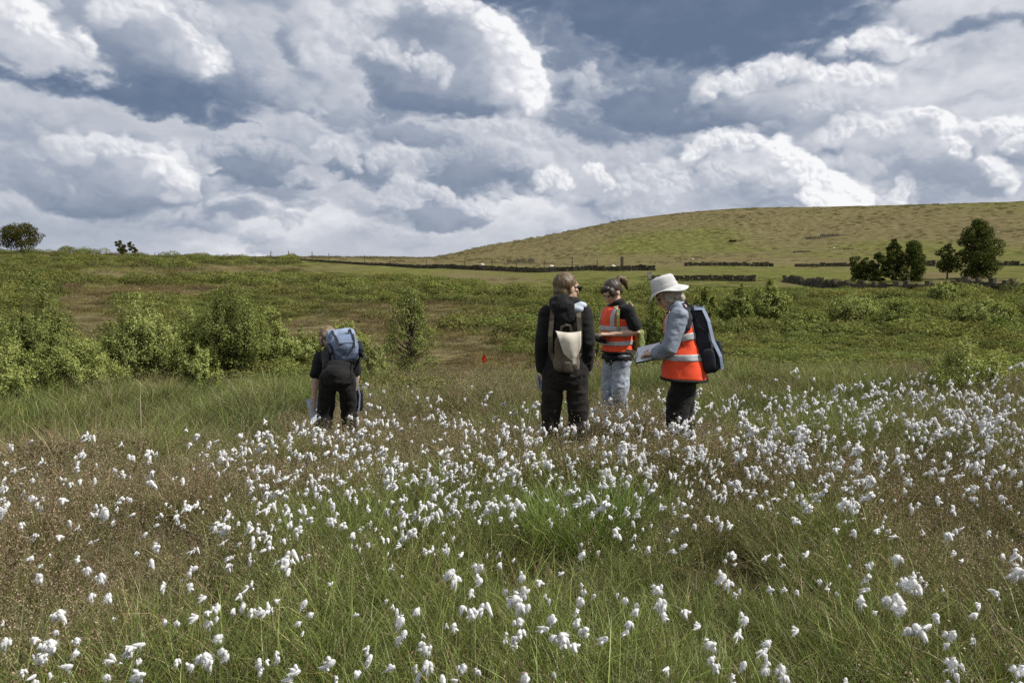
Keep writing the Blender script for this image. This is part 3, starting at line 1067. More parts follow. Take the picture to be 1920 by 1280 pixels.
def crown_meshes(W, H, trunk_h, lobes, leaves, size, cols, seed, conic=0.0, windy=0.0, lob=.30, thick=1.0):
    """single-trunk tree: trunk and limbs to leaf lobes; conic > 0 narrows upward"""
    g = np.random.default_rng(seed)
    tubes = [tube_data([(0, 0, -.2), (windy * .1, 0, trunk_h * .6), (windy * .3, 0, trunk_h + (H - trunk_h) * .45), (windy * .6, 0, H * .9)],
                       [.030 * H * thick, .023 * H * thick, .013 * H * thick, .003 * H], 8)]
    L = []
    for i in range(lobes):
        t = (i + .5) / lobes
        z = trunk_h + (H - trunk_h) * (t ** .9)
        env = (1 - t) ** .75 if conic else math.sqrt(max(.05, 1 - (2 * (t * .92 + .02) - .85) ** 2 * .9))
        if conic: env = conic * env + (1 - conic) * math.sqrt(max(0, 1 - (2 * t - 1) ** 2))
        a = i * 2.4 + g.uniform(-.5, .5)
        q = W * .5 * env * g.uniform(.30, .98)
        c = np.array([math.cos(a) * q + windy * t, math.sin(a) * q, z - lob * H * .12])
        r = W * lob * g.uniform(.45, 1.2) * (.5 + .5 * env)
        L.append((c, r))
        s = np.array([windy * .3 * t, 0, trunk_h * .7 + (z - trunk_h) * .55])
        tubes.append(tube_data([s, (s + c) / 2 + np.array([0, 0, -.03 * H]), c], [.009 * H, .006 * H, .002 * H], 5))
    wts = np.array([r ** 2 for _, r in L]); wts /= wts.sum()
    def shape(g2):
        c, r = L[g2.choice(len(L), p=wts)]
        d = g2.normal(0, 1, 3); d /= np.linalg.norm(d)
        q = r * g2.uniform(.25, 1.0) ** .45 * (1 + .22 * mn.noise(Vector(d * 2.3 + c)))
        p = c + d * q * np.array([1, 1, .72])
        return p, d, .5
    return merge_tubes(tubes), leafmass(leaves, shape, size, cols, seed + 1, .25, .5, .6)


def plant(name, u, vb, vt, r, wpx, kind, label, cat, group, seed, cols, leaves=4200, size=None, **kw):
    """one shrub or tree: Empty > trunk, crown; stands on the ground at range r below photograph column u"""
    p = at_r(u, vb, r)
    z0 = gz(p.x, p.y)
    H = (at_r(u, vt, r).z - z0) * (1.10 if kind == 'scrub' else 1.04)
    W = wpx / F * math.hypot(p.x, p.y) * (.88 if kind == 'scrub' else 1.0)
    t = empty(name, (p.x, p.y, z0 - .02), 0)
    tag(t, label, cat, group)
    size = size or max(.0135, r * .0010)
    if kind == 'scrub': leaves = int(leaves * 5.2)
    if kind == 'scrub':
        st, lf = scrub_meshes(W, H, kw.get('stems', 18) * 2, leaves, size, cols, seed, base=kw.get('base', .2), upright=kw.get('upright', .40))
        tn = 'stems'
    else:
        st, lf = crown_meshes(W, H, H * kw.get('th', .2), kw.get('lobes', 22), leaves, size, cols, seed, kw.get('conic', 0), kw.get('windy', 0), kw.get('lob', .28), kw.get('thick', 1.0))
        tn = 'trunk'
    obj(tn, mesh_from(tn, *st, kw.get('bark', BARK), True), t)
    obj('crown', mesh_from('crown', lf[0], lf[1], LEAF, False, np.array(lf[2])), t)
    return t


BIRCH = ((0.105, 0.130, 0.036), (0.430, 0.470, 0.170))
BRIGHT = ((0.130, 0.160, 0.042), (0.450, 0.490, 0.170))
DARKB = ((0.060, 0.078, 0.020), (0.320, 0.360, 0.115))
HOLLY = ((0.014, 0.021, 0.006), (0.105, 0.130, 0.036))
THORN = ((0.026, 0.028, 0.009), (0.105, 0.098, 0.030))
GB = 'birch and willow scrub along the edge of the meadow'
GT = 'dark trees beyond the stone wall'


def shrubs():
    P = plant
    # left of the walkers
    P('birch_sapling', 62, 704, 530, 15.4, 150, 'scrub', 'tall dark-centred birch sapling at the left edge of the scrub', 'shrub', GB, 201, DARKB, 6500, stems=22)
    P('birch_sapling', 8, 712, 618, 13.6, 100, 'scrub', 'low bright green birch bush cut by the left border of the photo', 'shrub', GB, 202, BRIGHT, 3400)
    P('birch_sapling', 150, 702, 628, 14.4, 150, 'scrub', 'low spreading yellow-green bush right beside the tall left birch', 'shrub', GB, 203, BRIGHT, 4800)
    P('birch_sapling', 262, 694, 556, 16.6, 150, 'scrub', 'broad light green birch bush left of the paired dark one', 'shrub', GB, 204, BIRCH, 6200, stems=24)
    P('birch_sapling', 340, 690, 572, 17.4, 130, 'scrub', 'birch bush with a dark hollow base in the middle of the left scrub', 'shrub', GB, 205, BIRCH, 5200)
    P('birch_sapling', 438, 694, 540, 16.8, 160, 'scrub', 'tall dark-hearted birch bush left of the bent person', 'shrub', GB, 206, DARKB, 6800, stems=24)
    P('birch_sapling', 376, 708, 648, 14.0, 84, 'scrub', 'small pale green bush standing in front of the dark-hearted birch', 'shrub', GB, 207, BRIGHT, 2600)
    P('birch_sapling', 515, 694, 582, 17.6, 100, 'scrub', 'feathery light green birch just left of the bent person', 'shrub', GB, 208, BRIGHT, 3600)
    P('birch_sapling', 572, 690, 618, 18.5, 90, 'scrub', 'low birch bush half hidden behind the bent person', 'shrub', GB, 209, BIRCH, 3000)
    P('larch_sapling', 770, 680, 542, 16.0, 110, 'tree', 'airy larch sapling with drooping sprays between the bent person and the woman in black', 'tree', GB, 210,
      ((0.070, 0.088, 0.026), (0.340, 0.375, 0.130)), 12000, .017, conic=.45, lobes=70, th=.06, lob=.17, thick=.42)
    P('birch_sapling', 698, 700, 640, 14.2, 70, 'scrub', 'little green bush beside the foot of the larch sapling', 'shrub', GB, 211, BIRCH, 2000)
    P('birch_sapling', 640, 672, 604, 21.0, 100, 'scrub', 'pale green bush behind the bent person with the blue rucksack', 'shrub', GB, 212, BRIGHT, 2600)
    # right of and behind the group
    P('birch_sapling', 1238, 648, 556, 18.0, 80, 'scrub', 'dark green bush between the two people in orange vests', 'shrub', GB, 213, DARKB, 3600)
    P('birch_sapling', 1318, 612, 540, 30.0, 60, 'scrub', 'bush behind the person in the sun hat', 'shrub', GB, 214, DARKB, 2600)
    P('birch_sapling', 1382, 612, 542, 29.0, 78, 'scrub', 'dark birch bush, left one of the pair below the stone wall', 'shrub', GB, 215, DARKB, 4200)
    P('birch_sapling', 1440, 608, 530, 30.0, 84, 'scrub', 'taller birch bush, right one of the pair below the stone wall', 'shrub', GB, 216, BIRCH, 4600)
    P('gorse_bush', 1505, 614, 580, 26.0, 100, 'scrub', 'low dark gorse bush right of the birch pair', 'shrub', GB, 217, DARKB, 3400, stems=26)
    P('birch_sapling', 1600, 596, 552, 33.0, 110, 'scrub', 'low green thicket under the middle of the right stone wall', 'shrub', GB, 218, BIRCH, 3200)
    P('birch_sapling', 1765, 572, 528, 44.0, 60, 'scrub', 'small leafy birch in front of the far right stretch of wall', 'shrub', GB, 219, BIRCH, 2200)
    P('birch_sapling', 1680, 604, 566, 28.0, 100, 'scrub', 'grey-green low bush in the right hand scrub', 'shrub', GB, 220, DARKB, 3000)
    P('birch_sapling', 1840, 600, 560, 33.0, 110, 'scrub', 'low bush near the right border below the wall', 'shrub', GB, 221, BIRCH, 3000)
    w = P('willow_bush', 1815, 702, 640, 12.6, 150, 'scrub', 'creeping willow with whitish fluffy catkins at the right of the meadow', 'shrub', GB, 222, BRIGHT, 3600)
    g = np.random.default_rng(5)
    base = w.children[1].data
    co = np.array([v.co for v in base.vertices])[::4]
    top = co[co[:, 2] > .16]
    pick = top[g.integers(0, len(top), 240)]
    it = iter(range(240))
    def sh(_):
        return pick[next(it)] + g.normal(0, .012, 3), np.array([0, 0, 1.]), .5
    V, Fc, C = leafmass(240, sh, .014, ((.52, .50, .42), (.72, .70, .62)), 6, .3, .5, .7)
    o = obj('catkins', mesh_from('catkins', V, Fc, LEAF, False, np.array(C)), w)
    o['kind'] = 'stuff'
    # skyline and far trees
    P('hawthorn_tree', 40, 478, 424, 178, 84, 'tree', 'broad dark hawthorn on the left skyline', 'tree', None, 230, THORN, 8500, .13, lobes=30, th=.30, lob=.17)
    P('hawthorn_tree', 231, 479, 452, 178, 17, 'tree', 'small wind-leaning tree on the skyline, left one of two', 'tree', 'two small wind-blown skyline trees', 231, THORN, 1700, .12, lobes=14, th=.12, windy=-.8, lob=.24)
    P('hawthorn_tree', 255, 480, 453, 180, 15, 'tree', 'thinner wind-leaning tree on the skyline, right one of two', 'tree', 'two small wind-blown skyline trees', 232, THORN, 1200, .12, lobes=12, th=.12, windy=-1.3, lob=.22)
    P('holly_tree', 1830, 507, 416, 122, 82, 'tree', 'large dense dark tree on the hill foot at the right', 'tree', GT, 233, HOLLY, 20000, .095, conic=.55, lobes=64, th=.05, lob=.19)
    P('holly_tree', 1776, 517, 458, 120, 36, 'tree', 'thin small tree beside the large dark one', 'tree', GT, 234, HOLLY, 4200, .09, conic=.3, lobes=22, th=.22, lob=.21)
    P('holly_tree', 1612, 524, 482, 112, 40, 'tree', 'low dark tree at the left end of the row beyond the wall', 'tree', GT, 235, HOLLY, 5200, .09, lobes=20, th=.08, lob=.24)
    P('holly_tree', 1645, 525, 474, 111, 38, 'tree', 'second dark tree from the left end of the row beyond the wall', 'tree', GT, 236, HOLLY, 5200, .09, conic=.5, lobes=22, th=.06, lob=.23)
    P('holly_tree', 1674, 525, 450, 112, 44, 'tree', 'tallest pointed tree in the row beyond the wall', 'tree', GT, 237, HOLLY, 9000, .09, conic=.75, lobes=40, th=.05, lob=.20)
    P('holly_tree', 1709, 522, 454, 113, 52, 'tree', 'rounded dark tree at the right end of the row beyond the wall', 'tree', GT, 238, HOLLY, 9500, .09, conic=.3, lobes=36, th=.06, lob=.21)
    P('gorse_bush', 1373, 463, 451, 440, 15, 'scrub', 'single dark gorse bush on the slope of the big hill', 'shrub', None, 239, HOLLY, 420, .35, stems=12)


shrubs()

# ---------------------------------------------------------------- dry stone walls, fences, sheep
STONE = material('gritstone', (0.105, 0.093, 0.064), .95, .5, 1.1, .03, 6, col2=(0.036, 0.034, 0.021))
PALESTONE = material('pale_stone', (0.30, 0.28, 0.24), .9, .2, 3)
WOOD = material('weathered_wood', (0.085, 0.068, 0.048), .9, .3, 5)


def stone_block(g, c, ax, ay, L, D, H, V, Fc):
    o = len(V)
    for sx in (-1, 1):
        for sy in (-1, 1):
            for sz in (-1, 1):
                j = g.normal(0, .05, 3)
                V.append(c + ax * (sx * L * .5 * (1 + j[0])) + ay * (sy * D * .5 * (1 + j[1])) + np.array([0, 0, sz * H * .5 * (1 + j[2] * 1.6)]))
    for f in ((0, 1, 3, 2), (4, 6, 7, 5), (0, 4, 5, 1), (2, 3, 7, 6), (0, 2, 6, 4), (1, 5, 7, 3)):
        Fc.append(tuple(o + i for i in f))


def stone_wall(points, height, label, seed, stone=.42, gaps=0.0, rough=.25, start=1.0):
    g = np.random.default_rng(seed)
    P = [at_r(u, v, r) for u, v, r in points]
    P = [np.array([p.x, p.y]) for p in P]
    V, Fc, CV, CF = [], [], [], []
    for si, (a, b) in enumerate(zip(P[:-1], P[1:])):
        d = b - a; L = np.linalg.norm(d); d /= L
        ax, ay = np.array([d[0], d[1], 0]), np.array([-d[1], d[0], 0])
        t = 0
        while t < L:
            s = stone * g.uniform(.6, 1.5)
            q = a + d * (t + s / 2)
            z0 = gz(*q)
            hh = height * (start + (1 - start) * min(1, (si + t / L) / 4)) * (1 + rough * mn.noise(Vector((q[0] * .11, q[1] * .11, seed))) + rough * .4 * g.normal())
            if gaps and mn.noise(Vector((q[0] * .08, q[1] * .08, seed + 9))) < gaps - .5:
                hh *= .22
            n = max(1, int(hh / .24))
            for k in range(n):
                c = np.array([*(q + g.normal(0, .05, 2)), z0 - .08 + (k + .5) * hh / n])
                stone_block(g, c, ax, ay, s * .97, .52 - .16 * k / n, hh / n * .96, V, Fc)
            t += s
    w = empty('dry_stone_wall', (0, 0, 0))
    c0 = V[0]
    w.location = (c0[0], c0[1], c0[2])
    V = [v - c0 for v in V]
    tag(w, label, 'wall')
    o = obj('stones', mesh_from('stones', V, Fc, STONE), w)
    o['kind'] = 'stuff'
    return w


def walls():
    stone_wall([(500, 487, 200), (600, 489, 192), (700, 494, 178), (800, 499, 166), (900, 503, 156), (1000, 505, 150), (1100, 506, 148), (1226, 506, 146)], 1.0,
               'long dark dry stone wall running behind the moor to the middle gateway', 301, .5, 0, .15, .35)
    stone_wall([(1222, 519, 112), (1300, 520, 112), (1412, 522, 111)], .85, 'straight piece of dark stone wall behind the person in the sun hat', 302, .42, 0, .15)
    stone_wall([(1466, 522, 112), (1500, 532, 104), (1545, 540, 96), (1600, 545, 92), (1740, 549, 87), (1925, 556, 80), (2100, 560, 78)], .85,
               'tumbled stone wall running in front of the dark tree row to the right border', 303, .38, .12, .5)
    stone_wall([(1283, 500, 200), (1360, 499, 200), (1445, 498, 200)], .95, 'ruined wall piece on the hill foot above the sun hat', 304, .8, .25, .4)
    stone_wall([(1490, 499, 202), (1550, 498, 202), (1600, 498, 200)], .85, 'ruined wall piece on the hill foot left of the dark tree row', 305, .8, .25, .4)
    stone_wall([(1728, 502, 200), (1752, 502, 200)], 1.2, 'short ruined wall stump between the tree row and the thin tree', 306, .8, 0, .3)
    stone_wall([(1862, 499, 196), (1895, 497, 196), (1940, 496, 196)], 1.0, 'ruined wall piece right of the large dark tree', 307, .8, .2, .4)
    stone_wall([(1512, 440, 445), (1545, 429, 455), (1605, 415, 470)], 1.3, 'broken old wall climbing the brown hill', 308, 1.5, .45, .5)
    stone_wall([(1368, 478, 330), (1430, 473, 335), (1520, 462, 350)], .8, 'faint grassy wall line across the lower hill', 309, 1.4, .6, .5)
    stone_wall([(950, 484, 300), (990, 484, 305), (1035, 484, 310)], 1.1, 'dark bank of stones at the foot of the hill behind the woman in black', 310, 1.2, .35, .5)
    # gate pier of pale stone
    p = at_r(1218, 519, 112.5)
    g = np.random.default_rng(3)
    V, Fc = [], []
    for k in range(4):
        stone_block(g, np.array([0, 0, .16 + k * .32]), np.array([1., 0, 0]), np.array([0, 1., 0]), .52, .5, .31, V, Fc)
    o = obj('gate_pier', mesh_from('gate_pier', V, Fc, PALESTONE))
    o.location = (p.x, p.y, gz(p.x, p.y) - .1)
    tag(o, 'pale stone gate pier at the left end of the straight wall', 'gate pier')


walls()


def box_mesh(name, sx, sy, z0, z1, mat, bev=.1):
    bm = bmesh.new()
    bmesh.ops.create_cube(bm, size=1)
    for v in bm.verts:
        k = 1 - bev if v.co.z > 0 else 1
        v.co = Vector((v.co.x * sx * k, v.co.y * sy * k, z0 if v.co.z < 0 else z1))
    me = bpy.data.meshes.new(name); bm.to_mesh(me); bm.free()
    me.materials.append(mat)
    return me


def fence(pts, label, h=1.15):
    me = box_mesh('post', .14, .14, -.25, h, WOOD)
    first = None
    root = None
    tops = []
    for (u, v, r, k) in pts:
        p = at_r(u, v, r)
        z = gz(p.x, p.y)
        if root is None:
            root = empty('post_and_wire_fence', (p.x, p.y, z)); tag(root, label, 'fence')
        o = obj('post', me, root)
        o.location = (p.x - root.location.x, p.y - root.location.y, z - root.location.z)
        o.rotation_euler = (rng.normal(0, .04), rng.normal(0, .04), rng.uniform(0, 1))
        o.scale = (1, 1, k)
        tops.append(Vector((*o.location[:2], o.location.z + h * k * .9)))
    wires = []
    for a, b in zip(tops[:-1], tops[1:]):
        for dz in (0, .4):
            wires.append(tube_data([a - Vector((0, 0, dz)), b - Vector((0, 0, dz))], [.008, .008], 3))
    obj('wire', mesh_from('wire', *merge_tubes(wires), WOOD), root)


fence([(u, v, r, k) for u, v, r, k in ((122, 475, 178, 1.1), (139, 475, 178, .8), (160, 475, 178, .7), (180, 475, 178, .9), (200, 476, 178, .8), (216, 477, 178, .7), (290, 481, 184, .8), (310, 482, 186, .7), (330, 482, 190, .7))],
      'thin fence posts along the left skyline near the small trees')
fence([(508, 487, 205, 1.5), (541, 488, 202, 1.4), (586, 489, 198, 1.5), (617, 490, 196, 1.4), (684, 493, 184, 1.6), (731, 496, 178, 1.6), (800, 499, 171, 1.5), (871, 502, 163, 1.6), (922, 504, 159, 1.6), (968, 505, 156, 1.5), (1020, 505, 155, 1.7), (1073, 506, 153, 1.9), (1120, 506, 152, 1.5)],
      'fence posts showing above the long stone wall', 1.3)
p = at_r(1166, 506, 151)
o = obj('gate_post', box_mesh('gate_post', .55, .5, -.2, 2.4, WOOD)); o.location = (p.x, p.y, gz(p.x, p.y))
tag(o, 'thick dark post standing behind the right part of the long wall', 'post')

WOOL = material('wool', (0.62, 0.58, 0.50), .95, .1, 8, .02, 20)
FACE = material('sheep_face', (0.10, 0.09, 0.08), .9, .1, 8)


def sheep(u, v, r, rz, label):
    p = at_r(u, v, r)
    z = gz(p.x, p.y)
    t = empty('sheep', (p.x, p.y, z), rz)
    tag(t, label, 'sheep', 'sheep grazing beyond the walls')
    bm = bmesh.new()
    bmesh.ops.create_icosphere(bm, subdivisions=3, radius=1)
    for q in bm.verts:
        n = 1 + .08 * mn.noise(q.co * 4)
        q.co = Vector((q.co.x * .26 * n, q.co.y * .48 * n, .62 + q.co.z * .29 * n + .03 * q.co.y))
    bm_obj('fleece', bm, WOOL, t)
    bm = bmesh.new()
    bmesh.ops.create_icosphere(bm, subdivisions=2, radius=1)
    for q in bm.verts:
        q.co = Vector((q.co.x * .085, .60 + q.co.y * .17, .50 + q.co.z * .10 - q.co.y * .10))
    for s in (-1, 1):
        bmesh.ops.create_cone(bm, cap_ends=True, segments=5, radius1=.035, radius2=.008, depth=.12,
                              matrix=Matrix.Translation((s * .11, .52, .60)) @ Matrix.Rotation(s * 1.4, 4, 'Y'))
    bm_obj('head', bm, FACE, t)
    for sx in (-1, 1):
        for y in (-.28, .28):
            bm = bmesh.new()
            bmesh.ops.create_cone(bm, cap_ends=True, segments=6, radius1=.03, radius2=.055, depth=.42, matrix=Matrix.Translation((sx * .13, y, .2)))
            bm_obj('leg', bm, FACE, t)


sheep(904, 502, 168, 1.2, 'pale sheep behind the long wall, left of the woman in black')
sheep(1034, 499, 170, -1.4, 'white sheep above the wall close to the head of the woman in black')
sheep(1150, 500, 172, 1.6, 'sheep standing beside the thick dark post')
sheep(1299, 480, 290, 1.3, 'white sheep on the hill foot straight above the sun hat')
sheep(1564, 463, 360, -1.2, 'sheep on the hill below the broken climbing wall')
sheep(1872, 430, 430, 1.0, 'sheep on the hill above the large dark tree')

# ---------------------------------------------------------------- cotton grass
def cotton_material():
    m = bpy.data.materials.new('cotton')
    m.use_nodes = True
    b = NB(m.node_tree)
    a = b.n('ShaderNodeAttribute', attribute_name='tone')
    co = b.n('ShaderNodeTexCoord').outputs['Object']
    n = b.noise(b.vm('MULTIPLY', co, (420, 420, 150)), 1.0, 3, .6)
    c = b.mixc(b.mr(n, .3, .7), (0.84, 0.835, 0.825, 1), (0.95, 0.95, 0.95, 1))
    c = b.mixc(1.0, c, a.outputs['Color'], 'MULTIPLY')
    d = b.n('ShaderNodeBsdfDiffuse'); b.put(d.inputs[0], c)
    bn = b.n('ShaderNodeBump'); bn.inputs['Strength'].default_value = .35; bn.inputs['Distance'].default_value = .0007
    b.put(bn.inputs['Height'], n); b.put(d.inputs['Normal'], bn.outputs[0])
    t = b.n('ShaderNodeBsdfTranslucent'); b.put(t.inputs[0], c)
    x = b.n('ShaderNodeMixShader'); x.inputs[0].default_value = .36
    b.t.links.new(d.outputs[0], x.inputs[1]); b.t.links.new(t.outputs[0], x.inputs[2])
    o = b.n('ShaderNodeOutputMaterial'); b.t.links.new(x.outputs[0], o.inputs[0])
    return m


COTTON = cotton_material()


def lobe_data(seed, L=.05, W=.032, droop=(-.55, 0, -.8), sub=3, strands=30, ragged=1.0, scales=True):
    """a silky seed head: lumpy, lopsided, its loose end drawn out and blown to one side"""
    g = np.random.default_rng(seed)
    bm = bmesh.new()
    bmesh.ops.create_icosphere(bm, subdivisions=sub, radius=1)
    ax = Vector(droop).normalized()
    s1 = ax.cross(Vector((.2, 1, .1))).normalized(); s2 = ax.cross(s1)
    V, C = [], []
    sh = Vector(g.uniform(-9, 9, 3))
    flat, skew, tail = g.uniform(.75, 1.05), g.normal(0, .30), g.uniform(.1, .5) * ragged
    for v in bm.verts:
        p = v.co.copy()
        lump = 1 + ragged * (.32 * mn.noise(p * 1.3 + sh) + .22 * mn.noise(p * 2.9 + sh * 1.7) + .16 * mn.noise(Vector((p.x * 6, p.y * 6, p.z * 1.6)) + sh))
        t = (p.z + 1) * .5                                   # 0 at the stem, 1 at the loose end
        rr = W * .5 * lump * (1.10 - .42 * t)
        z = t * L * (.80 + .35 * (lump - 1)) + L * tail * max(0, t - .55) ** 1.3 * (1 + 2.2 * mn.noise(p * 2.1 + sh))
        bend = s1 * (skew * L * t * t) + Vector((0, 0, -1)) * (.18 * L * t * t)
        V.append(ax * z + s1 * (p.x * rr) + s2 * (p.y * rr * flat) + bend + Vector((0, 0, W * .25 * (1 - t))))
        k = 1 - .06 * abs(g.normal())
        C.append((k, k, k))
    Fc = [tuple(v.index for v in f.verts) for f in bm.faces]
    bm.free()
    n0 = len(V)
    for i in range(strands):
        k = V[g.integers(n0)]
        d = (k - ax * L * .4).normalized() * .55 + ax * .8 + Vector(g.normal(0, .4, 3)) + Vector((-.25, 0, -.1))
        d.normalize()
        w = s1 * g.normal() + s2 * g.normal(); w.normalize()
        ln = W * g.uniform(.3, .95)
        b0 = len(V)
        k0 = k * .94
        V += [k0 - w * W * .020, k0 + w * W * .020, k0 + d * ln]
        C += [(1, 1, 1)] * 3
        Fc.append((b0, b0 + 1, b0 + 2))
    if not scales:
        return [np.array(v) for v in V], Fc, C
    # papery brown scales where the hairs are attached
    for i in range(5):
        a = i * 1.256 + g.uniform(0, .6)
        d = (s1 * math.cos(a) + s2 * math.sin(a)) * .5 + ax * .8
        b0 = len(V)
        w = ax.cross(d).normalized() * W * .08
        z = Vector((0, 0, W * .25))
        V += [z - w, z + w, z + d * L * .2]
        C += [(.22, .17, .11)] * 3
        Fc.append((b0, b0 + 1, b0 + 2))
    return [np.array(v) for v in V], Fc, C


def tuft_data(seed, L, W, droop, sub, strands, ragged):
    """a main lobe and a few smaller flaps of floss"""
    g = np.random.default_rng(seed + 5000)
    parts = [lobe_data(seed, L * .9, W * .84, droop, sub, strands, ragged)]
    for i in range(g.integers(2, 5)):
        d = np.array(droop) + g.normal(0, .75, 3)
        q = g.uniform(.38, .66)
        V, Fc, C = lobe_data(seed + 31 * i + 7, L * q * .95, W * q * 1.12, d, 2, strands // 3, ragged * 1.2, False)
        o = np.array(droop) / np.linalg.norm(droop) * L * g.uniform(.05, .5) + g.normal(0, W * .24, 3)
        parts.append(([v + o for v in V], Fc, [tuple(np.array(c) * .97) for c in C]))
    return join(*parts)


def stem_data(h, lean, r=.0013, n=4):
    a, k = lean
    pts, rad = [], []
    for i in range(6):
        t = i / 5
        q = k * h * t ** 1.8
        pts.append((math.cos(a) * q, math.sin(a) * q, h * t - .03 * (1 - t)))
        rad.append(r * (1.25 - .5 * t))
    return tube_data(pts, rad, n), np.array(pts[-1])


STEM = material('cotton_stem', (0.105, 0.100, 0.040), .7, .3, 20)

TUFTS = {
    'round': [(.038, .036, (-.35, .1, -.6), 1.0), (.042, .040, (-.2, -.1, -.8), 1.15), (.035, .038, (-.6, 0, -.4), .9), (.040, .034, (.1, 0, -.9), 1.2), (.036, .041, (-.3, .2, -.6), 1.3)],
    'drooping': [(.050, .030, (-.35, 0, -.9), 1.2), (.055, .028, (-.5, .1, -.85), 1.35), (.047, .032, (-.2, -.2, -1), 1.1), (.052, .026, (.2, 0, -1), 1.3), (.045, .034, (-.4, .2, -.8), 1.4)],
    'blown': [(.058, .025, (-.9, 0, -.35), 1.4), (.062, .024, (-.8, .3, -.55), 1.5), (.052, .027, (-1, -.2, -.1), 1.3), (.054, .022, (-.7, 0, .2), 1.5), (.048, .026, (-.9, .2, -.5), 1.6)],
    'thin': [(.036, .016, (-.5, 0, -.8), 1.5), (.034, .014, (-.8, 0, -.4), 1.6), (.030, .018, (.4, .1, -.8), 1.4), (.028, .017, (-.3, 0, -.7), 1.6), (.032, .013, (-.6, .2, -.8), 1.7)],
}
TMESH = {}
for key, rows in TUFTS.items():
    TMESH[key] = []
    for i, (L_, W_, dr, rg) in enumerate(rows):
        V, Fc, C = tuft_data(400 + 7 * i + len(key), L_, W_, dr, 3, 90, rg)
        TMESH[key].append(mesh_from('tuft', V, Fc, COTTON, True, np.array(C)))
STEMS = []
for i in range(8):
    (sv, sf), tip = stem_data(1.0, (R(150) + rng.normal(0, .9), abs(rng.normal(.20, .12))), .0036, 4)
    STEMS.append((mesh_from('stem', sv, sf, STEM, True), tip))

# photograph pixels of the heads that stand out, with their look: b big, n normal, s small, m several heads, t tall column, e long and wind-drawn
HEADS = """112,1010n 80,1042m 147,1055n 165,1070n 190,1082b 295,1030b 75,1087b 173,1118n 205,1123b 112,1150B 362,1087m 388,1125e 433,1043m 417,1147m 457,1140n 473,1148n 497,1153e
517,1132n 575,1132n 568,1152m 373,1162e 390,1170n 333,1172m 413,1200t 385,1233B 118,1197m 95,1207B 65,1208m 13,1203b 143,1228n 83,1237n 207,1233n 213,1248e 250,1223m 273,1215e
137,1257e 43,1263n 68,1267m 203,1275n 270,1272E 362,1253n 332,1243n 563,1268E 630,1247E 523,1240n 570,1190s 752,1028e 815,1028m 848,1077B 902,1067b 904,1093b 885,1111n 950,1114n
984,1087t 993,1111n 1013,1096n 971,1130B 993,1140b 974,1166t 755,1166t 784,1149n 870,1143n 883,1149n 838,1175s 851,1176n 1038,1160b 1090,1101m 1092,1131b 1029,1187e 1052,1195B
1077,1216n 1140,1204e 803,1222t 793,1194s 883,1265m 987,1271b 1038,1267n 1178,1137m 1201,1155m 1236,1108t 1245,1137b 1245,1157n 1182,1172n 1160,1118s 1257,1029m 1095,1042n 1090,1023s
740,1257n 829,1273b 1254,1260e 1567,995n 1657,1000m 1681,1012e 1781,1006b 1792,1043e 1685,1048b 1615,1053m 1375,1048m 1360,1086B 1388,1094m 1466,1116m 1541,1097m 1614,1126b 1631,1111e
1713,1094B 1739,1085m 1681,1124B 1692,1143b 1649,1140m 1914,1076B 1870,1114m 1401,1167b 1389,1188e 1442,1210t 1439,1225e 1716,1178B 1746,1178e 1787,1193b 1779,1212n 1398,1248b 1439,1264n
1466,1257n 1475,1276b 1789,1245t 1837,1140e 1916,1260t 1497,1188e 1830,1158n 1335,1215t 1285,1152n 1313,1182e 1590,945B 1604,955m 1580,955b 1438,942m 1757,936b 1500,985e 1490,975n
200,962B 305,960m 62,935n 62,895m 178,900b 127,908m 225,880m 283,865m 152,853n 385,855m 420,850t 425,862m 392,840b 343,900b 283,905B 320,895m 470,905t 500,912n 528,905e 560,960n
600,930m 430,932m 245,940n 180,965m 350,960n 120,940b 22,838B 455,820t 500,828n 535,825m 705,858m 728,825b 700,820n 775,785n 650,860n 745,880m 770,870m 800,885e 830,880m 820,900t
730,905B 760,895m 700,920m 860,940m 815,935t 975,945B 962,965n 890,952m 880,930n 1030,870B 990,820t 998,830m 955,820m 985,790m 1075,800m 1080,808b 1140,775B 1135,780n 1145,748b
1115,768n 1190,840t 1195,850m 1170,848b 1135,850b 1230,848m 1250,845B 1275,845m 1290,840B 1295,858m 1225,880m 1210,865n 1285,880m 1300,870n 1290,895m 1137,885t 1180,895b
1350,805b 1398,775n 1398,790B 1405,800B 1350,822n 1383,830n 1420,815m 1425,825m 1455,835m 1470,845m 1495,830m 1510,820m 1550,800b 1545,815m 1585,805m 1615,808m 1650,800m 1700,790n
1565,840n 1600,835m 1490,860m 1440,845B 1455,862m 1400,880n 1380,905B 1395,915m 1480,870b 1548,870m 1575,880b 1600,878n 1640,860n 1690,855B 1705,862m 1720,845n 1745,830n 1790,790b
1765,745B 1840,745b 1845,720b 1850,765B 1862,715t 1890,690n 1887,725e 1735,735n 1720,745m 1800,770B 1806,780b 1840,770m 1885,780t 1850,805B 1855,820n 1913,808b 1895,825n 1865,885n
1830,870B 1812,865n 1870,850m 1895,840m 1750,865n 1705,905b 1655,890m 1740,890m 1605,900m 1665,880m 1770,900b 1815,905m 1850,910b 1820,930m 1905,885b 1915,905m 1560,905m 1520,935m
1340,925n 1420,930e 1650,930m 1700,925n 1880,935n 1855,1000n 660,830m 690,838B 670,860m 640,905n 620,980b 590,900m 575,930m 545,900m 540,935n 520,960m 480,945m 440,960m 400,980m
10,870n 15,955m 40,985n 655,780n 720,735b 765,725n 1150,910n 1250,955e 1090,950e 1115,970e""".split()


